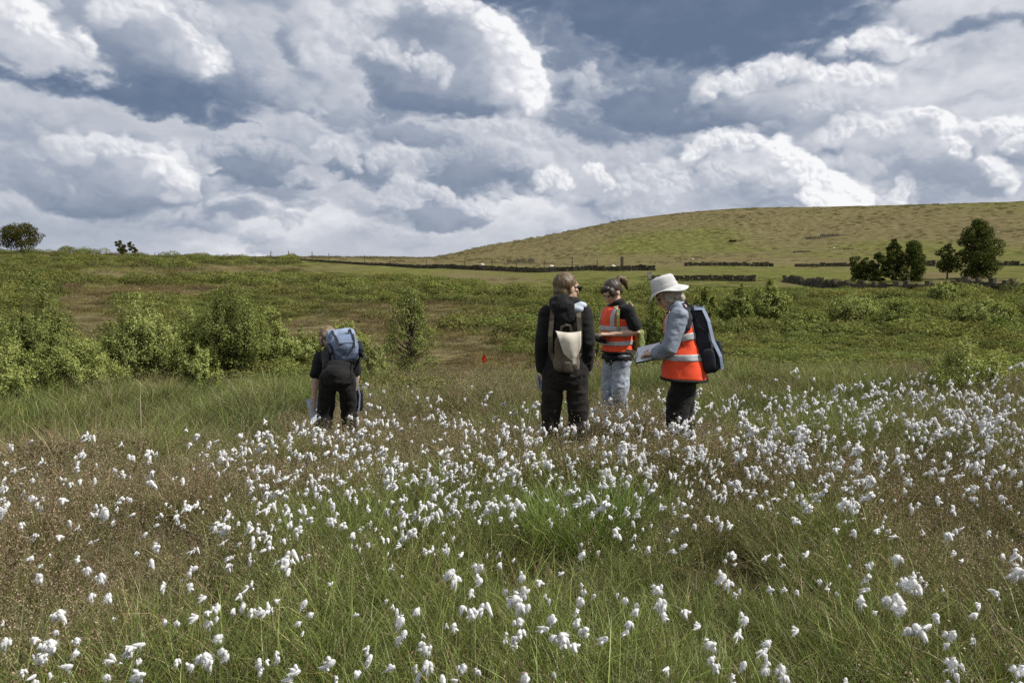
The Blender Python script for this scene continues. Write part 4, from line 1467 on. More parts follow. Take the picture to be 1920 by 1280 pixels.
def density(u, v):
    """cotton heads per square pixel of the photograph, relative"""
    top = np.interp(u, [0, 350, 560, 650, 1000, 1300, 1500, 1700, 1920], [868, 850, 805, 765, 745, 740, 718, 692, 678])
    bot = np.interp(u, [0, 300, 640, 1000, 1200, 1500, 1920], [985, 1000, 990, 965, 925, 930, 960])
    band = sstep(v, top - 12, top + 45) * (1 - sstep(v, bot - 60, bot + 25))
    d = band + .10 * sstep(v, top - 45, top) + .10 * sstep(v, bot - 30, bot)
    d = d * (1 - .85 * np.exp(-((u - 1080) / 120) ** 2 - ((v - 985) / 75) ** 2))
    d = d * (1 - .7 * np.exp(-((u - 1600) / 160) ** 2 - ((v - 715) / 25) ** 2))
    d = d * (.35 + .65 * ((u > -250) & (u < 2200)))
    return d + .035 * sstep(v, bot - 10, bot + 40)


def zone(u, v):
    """where in the meadow a head stands, by things one can find"""
    if v > 1190: row = 'lowest in the meadow'
    elif v > 1060: row = 'in nearest green grass'
    elif v > 975: row = 'before the cotton belt'
    elif v > 880: row = "in the belt's front"
    elif v > 800: row = 'in mid cotton belt'
    else: row = "at the belt's back"
    cols = [(150, 'by left border'), (400, 'left of bent person'), (590, 'just left of bent person'), (760, 'below bent person'),
            (960, 'between bent and black-clad persons'), (1110, 'below person in black'), (1230, 'below bareheaded vest wearer'),
            (1380, 'below person in hat'), (1560, 'right of hatted person'), (1740, 'towards right border'), (5000, 'by right border')]
    return row, next(t for k, t in cols if u < k)


LOOK = {'b': 'plump white tuft', 'n': 'single white tuft', 's': 'tiny white wisp', 'm': 'cluster of white tufts', 't': 'stacked white tufts',
        'e': 'slender windblown tuft', 'B': 'very large fluffy head', 'E': 'long streaming white tuft'}
ORD = ['first', 'second', 'third', 'fourth', 'fifth', 'sixth', 'seventh', 'eighth', 'ninth', 'tenth', 'eleventh', 'twelfth']


def cotton():
    from collections import defaultdict
    seen = defaultdict(list)
    g = np.random.default_rng(77)
    for tok in HEADS:
        look = tok[-1]
        u, v = map(int, tok[:-1].split(','))
        hz = g.uniform(.36, .50)
        p = at_z(u, v, .36)
        for _ in range(6):
            zg = gz(p.x, p.y)
            p = at_z(u, v, min(1.2, zg + hz))
        zg = gz(p.x, p.y)
        t = empty('cotton_flower', (0, 0, 0))
        t['kind'] = 'thing'
        si = g.integers(len(STEMS))
        h = p.z - zg
        sm, tip = STEMS[si]
        s = obj('stem', sm, t)
        wide = g.uniform(.6, 1.1)
        s.scale = (h * wide, h * wide, h)
        off = Vector((tip[0] * h * wide, tip[1] * h * wide, h))
        t.location = (p.x - off.x, p.y - off.y, gz(p.x - off.x, p.y - off.y))
        off.z = p.z - t.location.z
        s.scale[2] = off.z
        far = .78 - .10 * float(sstep(np.array(v), 1150, 1260))
        def head(kind, k, dx=0, dy=0, dz=0, rz=None):
            o = obj('tuft', TMESH[kind][g.integers(5)], t)
            o.location = off + Vector((dx, dy, dz + .012))
            o.rotation_euler = (g.normal(0, .2), g.normal(0, .2), g.normal(0, .45) if rz is None else rz)
            q = k * g.uniform(.88, 1.12) * far
            o.scale = (q, q, q * g.uniform(.9, 1.15))
        if look == 'n': head(g.choice(['round', 'drooping', 'drooping']), .78)
        elif look == 'b': head(g.choice(['round', 'drooping']), 1.0)
        elif look == 'B':
            head('round', 1.18); head('drooping', .95, .012, -.01, -.012)
            head('round', .85, -.02, .012, -.015)
        elif look == 's': head('thin', .7)
        elif look == 'e': head('blown', .85, rz=g.normal(.2, .4))
        elif look == 'E': head('blown', 1.2, rz=g.normal(.1, .25)); head('blown', .9, -.02, 0, -.02)
        elif look == 'm':
            for k in range(g.integers(2, 5)):
                head(g.choice(['thin', 'drooping', 'blown', 'round']), g.uniform(.5, .72), g.normal(0, .024), g.normal(0, .02), g.normal(-.012, .018))
        elif look == 't':
            head('round', .95); head('drooping', .9, g.normal(0, .01), -.012, -.035); head('drooping', .8, g.normal(0, .012), .004, -.065)
        seen[(look, *zone(u, v))].append((u, v, t))
    for (look, row, col), L in seen.items():
        L.sort(key=lambda k: k[0])
        n = len(L)
        for i, (u, v, t) in enumerate(L):
            lab = '%s %s, %s' % (LOOK[look], row, col)
            if n > 1: lab = ('leftmost ' if i == 0 else 'rightmost ' if i == n - 1 else 'middle ' if n == 3 else ORD[i] + ' from left, ') + lab
            tag(t, lab, 'cotton grass', 'cotton grass heads in the meadow')
    # the hundreds of others as one mass
    P = []
    for i in range(20):
        gg = np.random.default_rng(500 + i)
        (sv, sf), tip = stem_data(.44, (R(150) + gg.normal(0, .9), abs(gg.normal(.15, .1))), .0017, 3)
        parts = [(sv, sf, [(.105, .10, .04)] * len(sv))]
        mats = [len(sf)]
        for k in range((1, 1, 2, 2, 3, 1, 1, 2, 4, 1, 3, 2, 1, 2, 1, 3, 1, 2, 5, 1)[i]):
            key = gg.choice(list(TUFTS))
            L_, W_, dr, rg = TUFTS[key][gg.integers(5)]
            q = gg.uniform(.50, 1.0)
            V, Fc, C = tuft_data(600 + 13 * i + k, L_ * q, W_ * q, dr, 2, 14, rg)
            sh = tip + gg.normal(0, .018 if k else .002, 3)
            parts.append(([v + sh for v in V], Fc, C))
        V, Fc, C = join(*parts)
        me = mesh_from('cotton_head', V, Fc, COTTON, True, np.array(C))
        me.materials.append(STEM)
        mi = np.zeros(len(Fc), np.int32); mi[:mats[0]] = 1
        me.polygons.foreach_set('material_index', mi)
        P.append(bpy.data.objects.new('cotton_head', me))
    x, y, r = wedge(62000, 2.2, 15.0, R(46))
    z = ground(x, y)
    d_ = y * CP - (z + .42 - EYE) * -SP * -1
    u, v = proj(x, y, z + .42)
    den = density(u, v)
    pat = np.clip(.55 + fbm2(x, y, 1.1, 4, 21) * 2.4, .05, 1.4)
    # the picture has even clusters per pixel: thin out with the ground area a pixel covers
    keep = rng.uniform(size=len(x)) < den * pat * np.interp(r, [2, 4, 6, 9, 13], [.40, .36, .29, .20, .10])
    for pu, py, w, dd in ((630, 7.75, 30, .35), (1060, 6.35, 34, .22), (1156, 7.95, 22, .2), (1283, 6.55, 28, .22)):
        keep &= ~((np.abs(u - pu) < w) & (np.abs(y - py) < dd + .1))
    x, y, z = x[keep], y[keep], z[keep]
    n = len(x)
    print('cotton mass', n)
    scatter('cotton_grass_belt', P, np.stack([x, y, z], -1), rng.normal(0, .5, n), rng.uniform(.58, 1.02, n) * (1 + .16 * sstep(np.hypot(x, y), 4.8, 6)), rng.integers(0, 20, n), np.zeros((n, 3)),
            'belt of countless white cotton grass heads across the meadow', 'cotton grass', .12)


cotton()


def tussocks():
    for i, (u, v, r0, n, sc, lab) in enumerate([
            (1090, 1042, .30, 900, .52, 'big bright green rush tussock in the meadow below the person in black'),
            (1185, 1010, .26, 300, .50, 'green rush tussock leaning right beside the biggest tussock'),
            (465, 815, .28, 260, .45, 'green rush clump left of the feet of the bent person'),
            (690, 1045, .22, 240, .38, 'low grass tussock left of the biggest green tussock'),
            (1290, 790, .22, 220, .42, 'green rush clump at the feet of the person in the sun hat'),
            (1470, 690, .22, 200, .62, 'dark olive rush clump right of the dark rucksack'),
            (1700, 690, .30, 320, .50, 'bright green rush clump in the right of the meadow')]):
        p = on_ground(u, v)
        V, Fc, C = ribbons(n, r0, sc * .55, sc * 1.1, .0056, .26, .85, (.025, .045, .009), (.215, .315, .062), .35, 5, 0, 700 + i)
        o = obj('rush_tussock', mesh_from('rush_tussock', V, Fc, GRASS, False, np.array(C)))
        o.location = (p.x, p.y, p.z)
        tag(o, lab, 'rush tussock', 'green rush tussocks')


tussocks()

# ---------------------------------------------------------------- people
def frame(t, side):
    t = t.normalized()
    a = (side - t * side.dot(t)).normalized()
    return a, t.cross(a) * -1        # a along side, b towards the front when side points right and t up


def loft(bm, pts, rads, side=Vector((1, 0, 0)), n=16, cap=True):
    """closed tapering tube through pts; rads are (along side, across) half axes; rounded ends"""
    pts = [Vector(p) for p in pts]
    rads = [(r, r) if not isinstance(r, tuple) else r for r in rads]
    side = Vector(side)
    rings = []
    def ring(c, t, ra, rb):
        a, b = frame(t, side)
        return [bm.verts.new(c + a * (ra * math.cos(2 * math.pi * k / n)) + b * (rb * math.sin(2 * math.pi * k / n))) for k in range(n)]
    m = len(pts)
    for i, p in enumerate(pts):
        t = (pts[min(i + 1, m - 1)] - pts[max(i - 1, 0)])
        ra, rb = rads[i]
        if i == 0 and cap:
            for f in (.9, .55):
                q = math.sqrt(1 - f * f)
                rings.append(ring(p - t.normalized() * min(ra, rb) * f * .8, t, ra * q, rb * q))
        rings.append(ring(p, t, ra, rb))
        if i == m - 1 and cap:
            for f in (.55, .9):
                q = math.sqrt(1 - f * f)
                rings.append(ring(p + t.normalized() * min(ra, rb) * f * .8, t, ra * q, rb * q))
    for a, b in zip(rings[:-1], rings[1:]):
        for k in range(n):
            bm.faces.new((a[k], a[(k + 1) % n], b[(k + 1) % n], b[k]))
    bm.faces.new(rings[0][::-1]); bm.faces.new(rings[-1])


def ball(bm, c, r, M=None):
    r = (r, r, r) if not isinstance(r, tuple) else r
    X = Matrix.Translation(Vector(c)) @ Matrix.Diagonal((*r, 1))
    bmesh.ops.create_uvsphere(bm, u_segments=18, v_segments=12, radius=1, matrix=(M @ X) if M else X)


def fused(name, bm, mat, parent, voxel=.008, smooth=4, wrinkle=0.0, wscale=9.0, wdir=(1, 1, 1), seed=0, zones=None):
    """fuse overlapping shapes into one continuous surface, then crease it"""
    me = bpy.data.meshes.new(name); bm.to_mesh(me); bm.free()
    tmp = link(bpy.data.objects.new(name + '_raw', me))
    md = tmp.modifiers.new('r', 'REMESH'); md.mode = 'VOXEL'; md.voxel_size = voxel
    sm = tmp.modifiers.new('s', 'SMOOTH'); sm.iterations = smooth; sm.factor = .5
    dg = bpy.context.evaluated_depsgraph_get()
    out = bpy.data.meshes.new_from_object(tmp.evaluated_get(dg))
    bpy.data.objects.remove(tmp); bpy.data.meshes.remove(me)
    out.name = name
    if wrinkle:
        n = len(out.vertices)
        co = np.empty(n * 3, np.float32); out.vertices.foreach_get('co', co); co = co.reshape(-1, 3).astype(float)
        nr = np.empty(n * 3, np.float32); out.vertices.foreach_get('normal', nr); nr = nr.reshape(-1, 3)
        q = co * np.array(wdir) * wscale + seed * 3.7
        w = 1 - np.abs(fbm3(q[:, 0], q[:, 1], q[:, 2], 3, .5)) * 4.2          # sharp folds
        w2 = fbm3(q[:, 0] * .5 + 9, q[:, 1] * .5, q[:, 2] * .5, 2, .5)
        co += nr * ((w - .45) * wrinkle + w2 * wrinkle * 1.6)[:, None]
        out.vertices.foreach_set('co', co.astype(np.float32).ravel())
    out.materials.clear(); out.materials.append(mat)
    out.polygons.foreach_set('use_smooth', [True] * len(out.polygons))
    out.update()
    return obj(name, out, parent)


def hand(bm, W, d, nrm, curl=.6, s=1.0, mirror=1, grip=0.0):
    """palm, four unequal bent fingers and a thumb leaving the side of the palm"""
    W, d, nrm = Vector(W), Vector(d).normalized(), Vector(nrm)
    nrm = (nrm - d * nrm.dot(d)).normalized()
    sd = d.cross(nrm) * mirror
    loft(bm, [W - d * .03 * s, W + d * .02 * s, W + d * .055 * s, W + d * .088 * s], [(.026 * s, .019 * s), (.034 * s, .017 * s), (.040 * s, .016 * s), (.038 * s, .013 * s)], sd, 12)
    for k, (o, L) in enumerate(((-.033, .070), (-.011, .082), (.011, .078), (.033, .060))):
        p = W + d * (.082 - .006 * abs(k - 1.3)) * s + sd * o * s
        pts = [p - d * .02 * s, p]
        a = .15 + curl * .4
        for f in (.45, .30, .25):
            q = d * math.cos(a) + nrm * math.sin(a) + sd * (o * 1.3)
            pts.append(pts[-1] + q.normalized() * L * f * s)
            a += curl
        loft(bm, pts, [.0095 * s, .0098 * s, .009 * s, .008 * s, .0068 * s], sd, 8)
    t0 = W + d * .022 * s - sd * .030 * s
    t1 = t0 + (d * .6 - sd * .75 + nrm * .25).normalized() * .040 * s
    t2 = t1 + (d * .85 - sd * .30 + nrm * (.25 + curl * .3)).normalized() * .032 * s
    t3 = t2 + (d * .85 + sd * .05 + nrm * (.3 + curl * .4)).normalized() * .025 * s
    loft(bm, [t0 + sd * .012 * s, t0, t1, t2, t3], [.016 * s, .0145 * s, .011 * s, .010 * s, .0075 * s], sd, 8)


def head_shape(bm, M, ears=True):
    """skull, jaw, nose, brow, lips and ears in head space: x right, y face, z up"""
    ball(bm, (0, -.012, .022), (.076, .096, .094), M)
    ball(bm, (0, .022, -.038), (.060, .070, .072), M)
    ball(bm, (0, .058, -.092), (.030, .028, .024), M)
    ball(bm, (0, .070, .030), (.052, .024, .016), M)
    for s in (-1, 1):
        ball(bm, (s * .034, .064, -.018), (.024, .022, .020), M)
        if ears: ball(bm, (s * .078, -.006, -.012), (.009, .022, .032), M)
    P = [M @ Vector(p) for p in ((0, .084, .020), (0, .098, -.006), (0, .108, -.028), (0, .092, -.040))]
    loft(bm, P, [.009, .011, .014, .010], M.to_3x3() @ Vector((1, 0, 0)), 8)
    ball(bm, (0, .086, -.060), (.024, .011, .006), M)
    ball(bm, (0, .084, -.071), (.021, .011, .007), M)


def head_matrix(c, yaw=0.0, pitch=0.0, roll=0.0):
    """yaw > 0 turns to the person's left, pitch > 0 bows the head"""
    return Matrix.Translation(Vector(c)) @ Matrix.Rotation(yaw, 4, 'Z') @ Matrix.Rotation(-pitch, 4, 'X') @ Matrix.Rotation(roll, 4, 'Y')


class Torso:
    """elliptic sections along a spine; surface(s, angle, offset) with 90 degrees at the front"""
    def __init__(s, pts, rads, side=(1, 0, 0)):
        s.p = [Vector(p) for p in pts]; s.r = rads; s.side = Vector(side)

    def at(s, t):
        n = len(s.p) - 1
        x = np.arange(n + 1) / n
        c = Vector([float(pchip(x, np.array([p[k] for p in s.p]), np.array([t]))[0]) for k in range(3)])
        e = .02
        c2 = Vector([float(pchip(x, np.array([p[k] for p in s.p]), np.array([min(1, t + e)]))[0]) for k in range(3)])
        c1 = Vector([float(pchip(x, np.array([p[k] for p in s.p]), np.array([max(0, t - e)]))[0]) for k in range(3)])
        r = [float(pchip(x, np.array([q[k] for q in s.r]), np.array([t]))[0]) for k in range(2)]
        return c, (c2 - c1), r

    def surf(s, t, ang, off):
        c, d, r = s.at(t)
        a, b = frame(d, s.side)
        ca, sa = math.cos(ang), math.sin(ang)
        ex = .85                                     # a little squarer than an ellipse
        fa = math.copysign(abs(ca) ** ex, ca); fb = math.copysign(abs(sa) ** ex, sa)
        return c + a * (fa * (r[0] + off)) + b * (fb * (r[1] + off))

    def fill(s, bm, off=0, t0=0, t1=1, n=12):
        ts = [t0 + (t1 - t0) * i / n for i in range(n + 1)]
        P, Rr = [], []
        for t in ts:
            c, d, r = s.at(t); P.append(c); Rr.append((r[0] + off, r[1] + off))
        loft(bm, P, Rr, s.side, 24)


def sheet(name, T, mat, parent, t0, t1, a0, a1, off, thick=.004, nt=18, na=48, keep=None, wave=0.0, seed=0, flare=None):
    """cloth panel lying on a torso between two heights and two angles"""
    bm = bmesh.new()
    closed = abs(a1 - a0 - 2 * math.pi) < 1e-6
    G = []
    for i in range(nt + 1):
        t = t0 + (t1 - t0) * i / nt
        row = []
        for j in range(na + (0 if closed else 1)):
            a = a0 + (a1 - a0) * j / na
            o = off + (flare(t, a) if flare else 0)
            p = T.surf(t, a, o)
            if wave: o2 = wave * mn.noise(p * 13 + Vector((seed, 0, 0))); p = T.surf(t, a, o + o2)
            row.append((bm.verts.new(p), t, a))
        G.append(row)
    m = len(G[0])
    for i in range(nt):
        for j in range(m if closed else m - 1):
            q = [G[i][j], G[i][(j + 1) % m], G[i + 1][(j + 1) % m], G[i + 1][j]]
            tm = sum(k[1] for k in q) / 4
            am = a0 + (a1 - a0) * (j + .5) / na
            if keep is None or keep(tm, am):
                bm.faces.new([k[0] for k in q])
    bmesh.ops.delete(bm, geom=[v for v in bm.verts if not v.link_faces], context='VERTS')
    bmesh.ops.recalc_face_normals(bm, faces=bm.faces)
    bmesh.ops.solidify(bm, geom=bm.faces[:], thickness=-thick)
    return bm_obj(name, bm, mat, parent)


SKIN = material('skin', (0.50, 0.335, 0.245), .55, .08, 14, 0, spec=.35)
BLACK = material('black_fabric', (0.008, 0.008, 0.0085), .85, .3, 14, .004, 120, sheen=.06)
DARK = material('dark_trouser_fabric', (0.0095, 0.009, 0.0085), .85, .35, 8, .004, 90, sheen=.04)
DARKBROWN = material('dark_brown_trousers', (0.0135, 0.0115, 0.0095), .85, .35, 8, .004, 90, sheen=.04)
DENIM = material('pale_denim', (0.300, 0.335, 0.390), .85, .22, 10, .003, 160)
CHAMBRAY = material('grey_blue_shirt', (0.235, 0.270, 0.330), .85, .16, 10, .003, 140)
HIVIS = material('orange_hi_vis', (0.78, 0.074, 0.022), .62, .06, 9, .002, 80, sheen=.1)
REFLECT = material('silver_reflective_band', (0.36, 0.365, 0.37), .45, .10, 16, .001, 200, spec=.6)
PIPING = material('black_edging', (0.012, 0.012, 0.012), .8)
BROWNHAIR = material('brown_hair', (0.165, 0.112, 0.058), .5, .5, 40, .003, 90, col2=(0.045, 0.030, 0.016), spec=.4)
DARKHAIR = material('dark_hair', (0.050, 0.034, 0.022), .5, .5, 60, .003, 90, col2=(0.022, 0.015, 0.010), spec=.5)
FAIRHAIR = material('fair_hair', (0.26, 0.19, 0.11), .55, .4, 45, .003, 90, col2=(0.085, 0.058, 0.034), spec=.4)
GREYHAIR = material('grey_hair', (0.40, 0.36, 0.30), .6, .3, 60, .003, 90, col2=(0.23, 0.20, 0.16), spec=.4)
HAT = material('pale_sun_hat', (0.50, 0.50, 0.49), .85, .10, 12, .002, 160)
CANVAS = material('beige_canvas', (0.52, 0.475, 0.40), .9, .10, 12, .003, 180)
TAUPE = material('taupe_canvas', (0.115, 0.095, 0.068), .9, .2, 12, .003, 180)
BLUEPACK = material('blue_pack_nylon', (0.140, 0.180, 0.265), .65, .14, 9, .004, 60)
PALEBLUE = material('pale_blue_strap', (0.24, 0.295, 0.40), .7, .12, 12, .002, 120)
NAVY = material('navy_pack_nylon', (0.014, 0.016, 0.022), .7, .3, 9, .004, 60)
PAPER = material('paper', (0.66, 0.70, 0.76), .8, .06, 8)
GREENBAG = material('olive_green_bag', (0.21, 0.25, 0.085), .8, .15, 10, .003, 100)
LENS = material('dark_lens', (0.008, 0.008, 0.009), .15, .1, 5, spec=.6)
BOOT = material('boot_leather', (0.020, 0.016, 0.013), .6, .3, 10, .003, 60)
LINING = material('pale_hood_lining', (0.42, 0.47, 0.55), .9, .12, 12, .003, 150)
STRAPBROWN = material('brown_tape', (0.20, 0.155, 0.10), .8, .1, 12)
EYE_M = material('eye', (0.03, 0.025, 0.02), .2)


def legs(bm, J, rt, rk, ra):
    for s in (0, 1):
        h, k, a = (Vector(J[q][s]) for q in ('hip', 'knee', 'ankle'))
        loft(bm, [h, h.lerp(k, .35), h.lerp(k, .75), k, k.lerp(a, .35), k.lerp(a, .7), a], [rt, rt * .93, (rt + rk) * .5, rk, rk * .98, (rk * .55 + ra * .45), ra], (1, 0, 0), 16)


def feet(J, parent, yaw=(0.15, -.15)):
    for s in (0, 1):
        a = Vector(J['ankle'][s])
        bm = bmesh.new()
        d = Vector((-math.sin(yaw[s]), math.cos(yaw[s]), 0))
        loft(bm, [a + Vector((0, 0, .09)), a + Vector((0, 0, .02)), a - Vector((0, 0, .035))], [.052, .055, .05], (1, 0, 0), 12)
        b = a - Vector((0, 0, .042))
        loft(bm, [b - d * .06, b, b + d * .09, b + d * .16], [(.040, .035), (.046, .040), (.048, .032), (.040, .024)], Vector((d.y, -d.x, 0)), 12)
        fused('boot', bm, BOOT, parent, .010, 3)


def body_core(bm, J, T):
    T.fill(bm, 0)
    legs(bm, J, .078, .054, .036)
    for s in (0, 1):
        sh, el, wr = (Vector(J[q][s]) for q in ('shoulder', 'elbow', 'wrist'))
        loft(bm, [sh, sh.lerp(el, .5), el, el.lerp(wr, .35), wr], [.048, .043, .038, .037, .025], (1, 0, 0), 14)
    nb, hd = Vector(J['neck']), Vector(J['head'])
    loft(bm, [nb - Vector((0, 0, .03)), nb, nb.lerp(hd, .6)], [.060, .054, .052], (1, 0, 0), 14)
    for s in (0, 1):
        a = Vector(J['ankle'][s]); 
        loft(bm, [a, a + Vector((0, .05, -.05)), a + Vector((0, .14, -.055))], [.035, .035, .025], (1, 0, 0), 10)


def sleeve(bm, J, s, r0, r1, upto=1.0):
    sh, el, wr = (Vector(J[q][s]) for q in ('shoulder', 'elbow', 'wrist'))
    if upto <= .5:
        e = sh.lerp(el, upto * 2)
        loft(bm, [sh, sh.lerp(e, .5), e], [r0, r0 * .97, r0 * .98], (1, 0, 0), 16)
    else:
        e = el.lerp(wr, (upto - .5) * 2)
        loft(bm, [sh, sh.lerp(el, .5), el, el.lerp(e, .5), e], [r0, (r0 * .6 + r1 * .4), r1 * 1.06, r1, r1 * .9], (1, 0, 0), 16)


def person_root(name, u, y, rz, label, zoff=0.0):
    x = (u - 960) / F * y * 1.0 / CP
    z = gz(x, y) + zoff
    t = empty(name, (x, y, z), rz)
    return tag(t, label, 'person')


def thing_at(name, root, label, cat, group=None):
    """a carried thing of its own, standing in its carrier's frame"""
    t = empty(name, root.location, root.rotation_euler.z)
    return tag(t, label, cat, group)


def strip(bm, pts, w, th, nrm):
    """flat strap along pts; nrm is the outward side at each point"""
    pts = [Vector(p) for p in pts]
    if not isinstance(nrm, list): nrm = [nrm] * len(pts)
    rings = []
    for i, p in enumerate(pts):
        t = (pts[min(i + 1, len(pts) - 1)] - pts[max(i - 1, 0)]).normalized()
        n = Vector(nrm[i]); n = (n - t * n.dot(t)).normalized()
        s = t.cross(n)
        rings.append([bm.verts.new(p + s * (w / 2) * a + n * (th / 2) * b) for a, b in ((-1, -1), (1, -1), (1, 1), (-1, 1))])
    for a, b in zip(rings[:-1], rings[1:]):
        for k in range(4):
            bm.faces.new((a[k], a[(k + 1) % 4], b[(k + 1) % 4], b[k]))
    bm.faces.new(rings[0][::-1]); bm.faces.new(rings[-1])


def part_strip(name, pts, w, th, nrm, mat, parent):
    bm = bmesh.new(); strip(bm, pts, w, th, nrm)
    return bm_obj(name, bm, mat, parent, False)


def eyes(M, parent):
    for s in (-1, 1):
        bm = bmesh.new(); ball(bm, (s * .031, .079, .004), (.012, .008, .008), M)
        bm_obj('eye', bm, EYE_M, parent)


def pillow(bm, c, sx, sy, sz, M=None, n=10, k=.55):
    """soft box: a squarish superellipsoid"""
    M = M or Matrix.Identity(4)
    vs = bmesh.ops.create_uvsphere(bm, u_segments=28, v_segments=18, radius=1)['verts']
    for v in vs:
        q = [math.copysign(abs(t) ** k, t) for t in v.co]
        m = (abs(q[0]) ** 4 + abs(q[1]) ** 4 + abs(q[2]) ** 4) ** .25
        q = [t / m for t in q]
        v.co = M @ (Vector(c) + Vector((q[0] * sx / 2, q[1] * sy / 2, q[2] * sz / 2)))


def person_black():
    """A: standing, seen from behind, looking to the right"""
    t = person_root('person', 1060, 6.42, R(-4), 'person in black hooded jacket and dark trousers, seen from behind, looking right')
    J = dict(hip=[(-.095, 0, .86), (.095, 0, .86)], knee=[(-.115, .03, .46), (.105, .02, .46)], ankle=[(-.125, -.01, .09), (.115, -.02, .09)],
             shoulder=[(-.140, -.005, 1.335), (.140, -.005, 1.335)], elbow=[(-.178, -.03, 1.08), (.182, -.05, 1.08)], wrist=[(-.185, .02, .86), (.165, .05, .875)],
             neck=(0, -.005, 1.405), head=(.012, .01, 1.525))
    T = Torso([(0, 0, .84), (0, .005, 1.0), (0, .01, 1.12), (0, .01, 1.25), (0, -.005, 1.345), (0, -.005, 1.41)],
              [(.150, .112), (.128, .10), (.132, .105), (.142, .112), (.132, .085), (.062, .058)])
    M = head_matrix(J['head'], R(-52), R(4))
    bm = bmesh.new()
    body_core(bm, J, T); head_shape(bm, M)
    hand(bm, J['wrist'][0], (0, .15, -1), (1, .2, 0), .45, 1.0, 1)
    hand(bm, J['wrist'][1], (-.2, .3, -.9), (-1, .1, 0), .4, 1.0, -1)
    body = fused('body', bm, SKIN, t, .0065, 3)
    eyes(M, t)
    bm = bmesh.new()
    legs(bm, J, .096, .078, .070)
    T.fill(bm, .012, 0, .30, 6)
    ball(bm, (0, -.045, .84), (.155, .105, .13))
    loft(bm, [(-.06, 0, .80), (.06, 0, .80)], [(.09, .10), (.09, .10)], (0, 1, 0), 14)
    fused('trousers', bm, DARKBROWN, t, .009, 4, .011, 8, (1, 1, 1.7), 3)
    feet(J, t)
    # jacket with cuffs, hem and hood
    bm = bmesh.new()
    T.fill(bm, .030, .02, .93, 10)
    loft(bm, [(0, 0, .83), (0, 0, .90), (0, 0, 1.0)], [(.164, .140), (.162, .138), (.148, .128)], (1, 0, 0), 24)
    for s in (0, 1): sleeve(bm, J, s, .072, .058, .96)
    for s in (-1, 1): ball(bm, (s * .10, -.005, 1.35), (.082, .075, .045))
    jk = fused('jacket', bm, BLACK, t, .009, 3, .009, 8, (1, 1, 1.5), 5)
    bm = bmesh.new()       # thrown-back hood: heavy roll round the neck, pouch down the back
    for k in range(14):
        a = 2 * math.pi * k / 14
        ball(bm, (.092 * math.sin(a), -.012 + .075 * math.cos(a), 1.405 - .018 * math.cos(a)), (.036, .036, .042))
    ball(bm, (-.02, -.105, 1.375), (.098, .055, .075)); ball(bm, (-.03, -.085, 1.435), (.060, .045, .052))
    ball(bm, (0, -.120, 1.315), (.085, .036, .070))
    fused('hood', bm, BLACK, jk, .009, 2, .012, 10, (1, 1, 1), 8)
    bm = bmesh.new()
    ball(bm, (.098, -.045, 1.392), (.062, .062, .030)); ball(bm, (.085, -.085, 1.365), (.055, .04, .035)); ball(bm, (.145, -.02, 1.385), (.024, .045, .024))
    fused('hood_lining', bm, LINING, jk, .007, 2, .006, 14, (1, 1, 1), 2)
    bm = bmesh.new()
    H = M
    ball(bm, (0, -.028, .036), (.088, .098, .092), H); ball(bm, (0, -.058, -.030), (.070, .058, .070), H)
    ball(bm, (0, -.098, -.035), (.036, .034, .040), H); ball(bm, (0, -.100, -.085), (.034, .030, .060), H); ball(bm, (0, -.100, -.140), (.028, .024, .06), H)
    fused('hair', bm, BROWNHAIR, t, .006, 3, .004, 26, (1, 1, .25), 4)
    g = bmesh.new()
    for s in (-1, 1):
        bmesh.ops.create_cube(g, size=1, matrix=M @ Matrix.Translation((s * .034, .098, .002)) @ Matrix.Diagonal((.052, .012, .040, 1)))
        bmesh.ops.create_cube(g, size=1, matrix=M @ Matrix.Translation((s * .073, .045, .008)) @ Matrix.Diagonal((.006, .115, .012, 1)))
    bmesh.ops.bevel(g, geom=g.edges[:], offset=.0025, segments=1, affect='EDGES')
    bm_obj('sunglasses', g, LENS, t, False)
    # little backpack
    b = thing_at('backpack', t, 'small taupe backpack with pale beige flap on the back of the person in black', 'backpack')
    y0 = -.150
    bm = bmesh.new(); pillow(bm, (.012, y0 - .055, 1.03), .185, .12, .285); pillow(bm, (.010, y0 - .05, .94), .205, .13, .12)
    bag = fused('bag', bm, TAUPE, b, .007, 3, .006, 12, (1, 1, 1), 3)
    bm = bmesh.new()
    rows = [(-.070, .122, 1.185, -.055), (-.076, .122, 1.200, -.085), (-.062, .122, 1.165, -.130), (-.038, .122, 1.10, -.138), (-.012, .116, 1.045, -.136), (.030, .100, 1.005, -.130), (.048, .090, .985, -.126)]
    R0 = []
    for x0, x1, z, y in rows:
        R0.append([bm.verts.new((x0 + (x1 - x0) * k / 6, y0 + y + .010 * math.cos(k * 1.05), z - .012 * math.sin(k * .5) + (.018 * (k - 3) / 3 if z < 1.1 else 0))) for k in range(7)])
    for a, c in zip(R0[:-1], R0[1:]):
        for k in range(6): bm.faces.new((a[k], a[k + 1], c[k + 1], c[k]))
    bmesh.ops.recalc_face_normals(bm, faces=bm.faces)
    bmesh.ops.subdivide_edges(bm, edges=bm.edges[:], cuts=2, use_grid_fill=True, smooth=.6)
    bmesh.ops.solidify(bm, geom=bm.faces[:], thickness=.006)
    bm_obj('flap', bm, CANVAS, b)
    part_strip('carry_loop', [(-.035, y0 - .02, 1.185), (-.030, y0 - .035, 1.225), (.005, y0 - .045, 1.245), (.04, y0 - .035, 1.235), (.045, y0 - .02, 1.19)], .018, .006, (0, -1, 0), TAUPE, b)
    part_strip('closing_strap', [(.068, y0 - .137, 1.01), (.075, y0 - .140, .95), (.08, y0 - .125, .915)], .030, .006, (0, -1, 0), CANVAS, b)
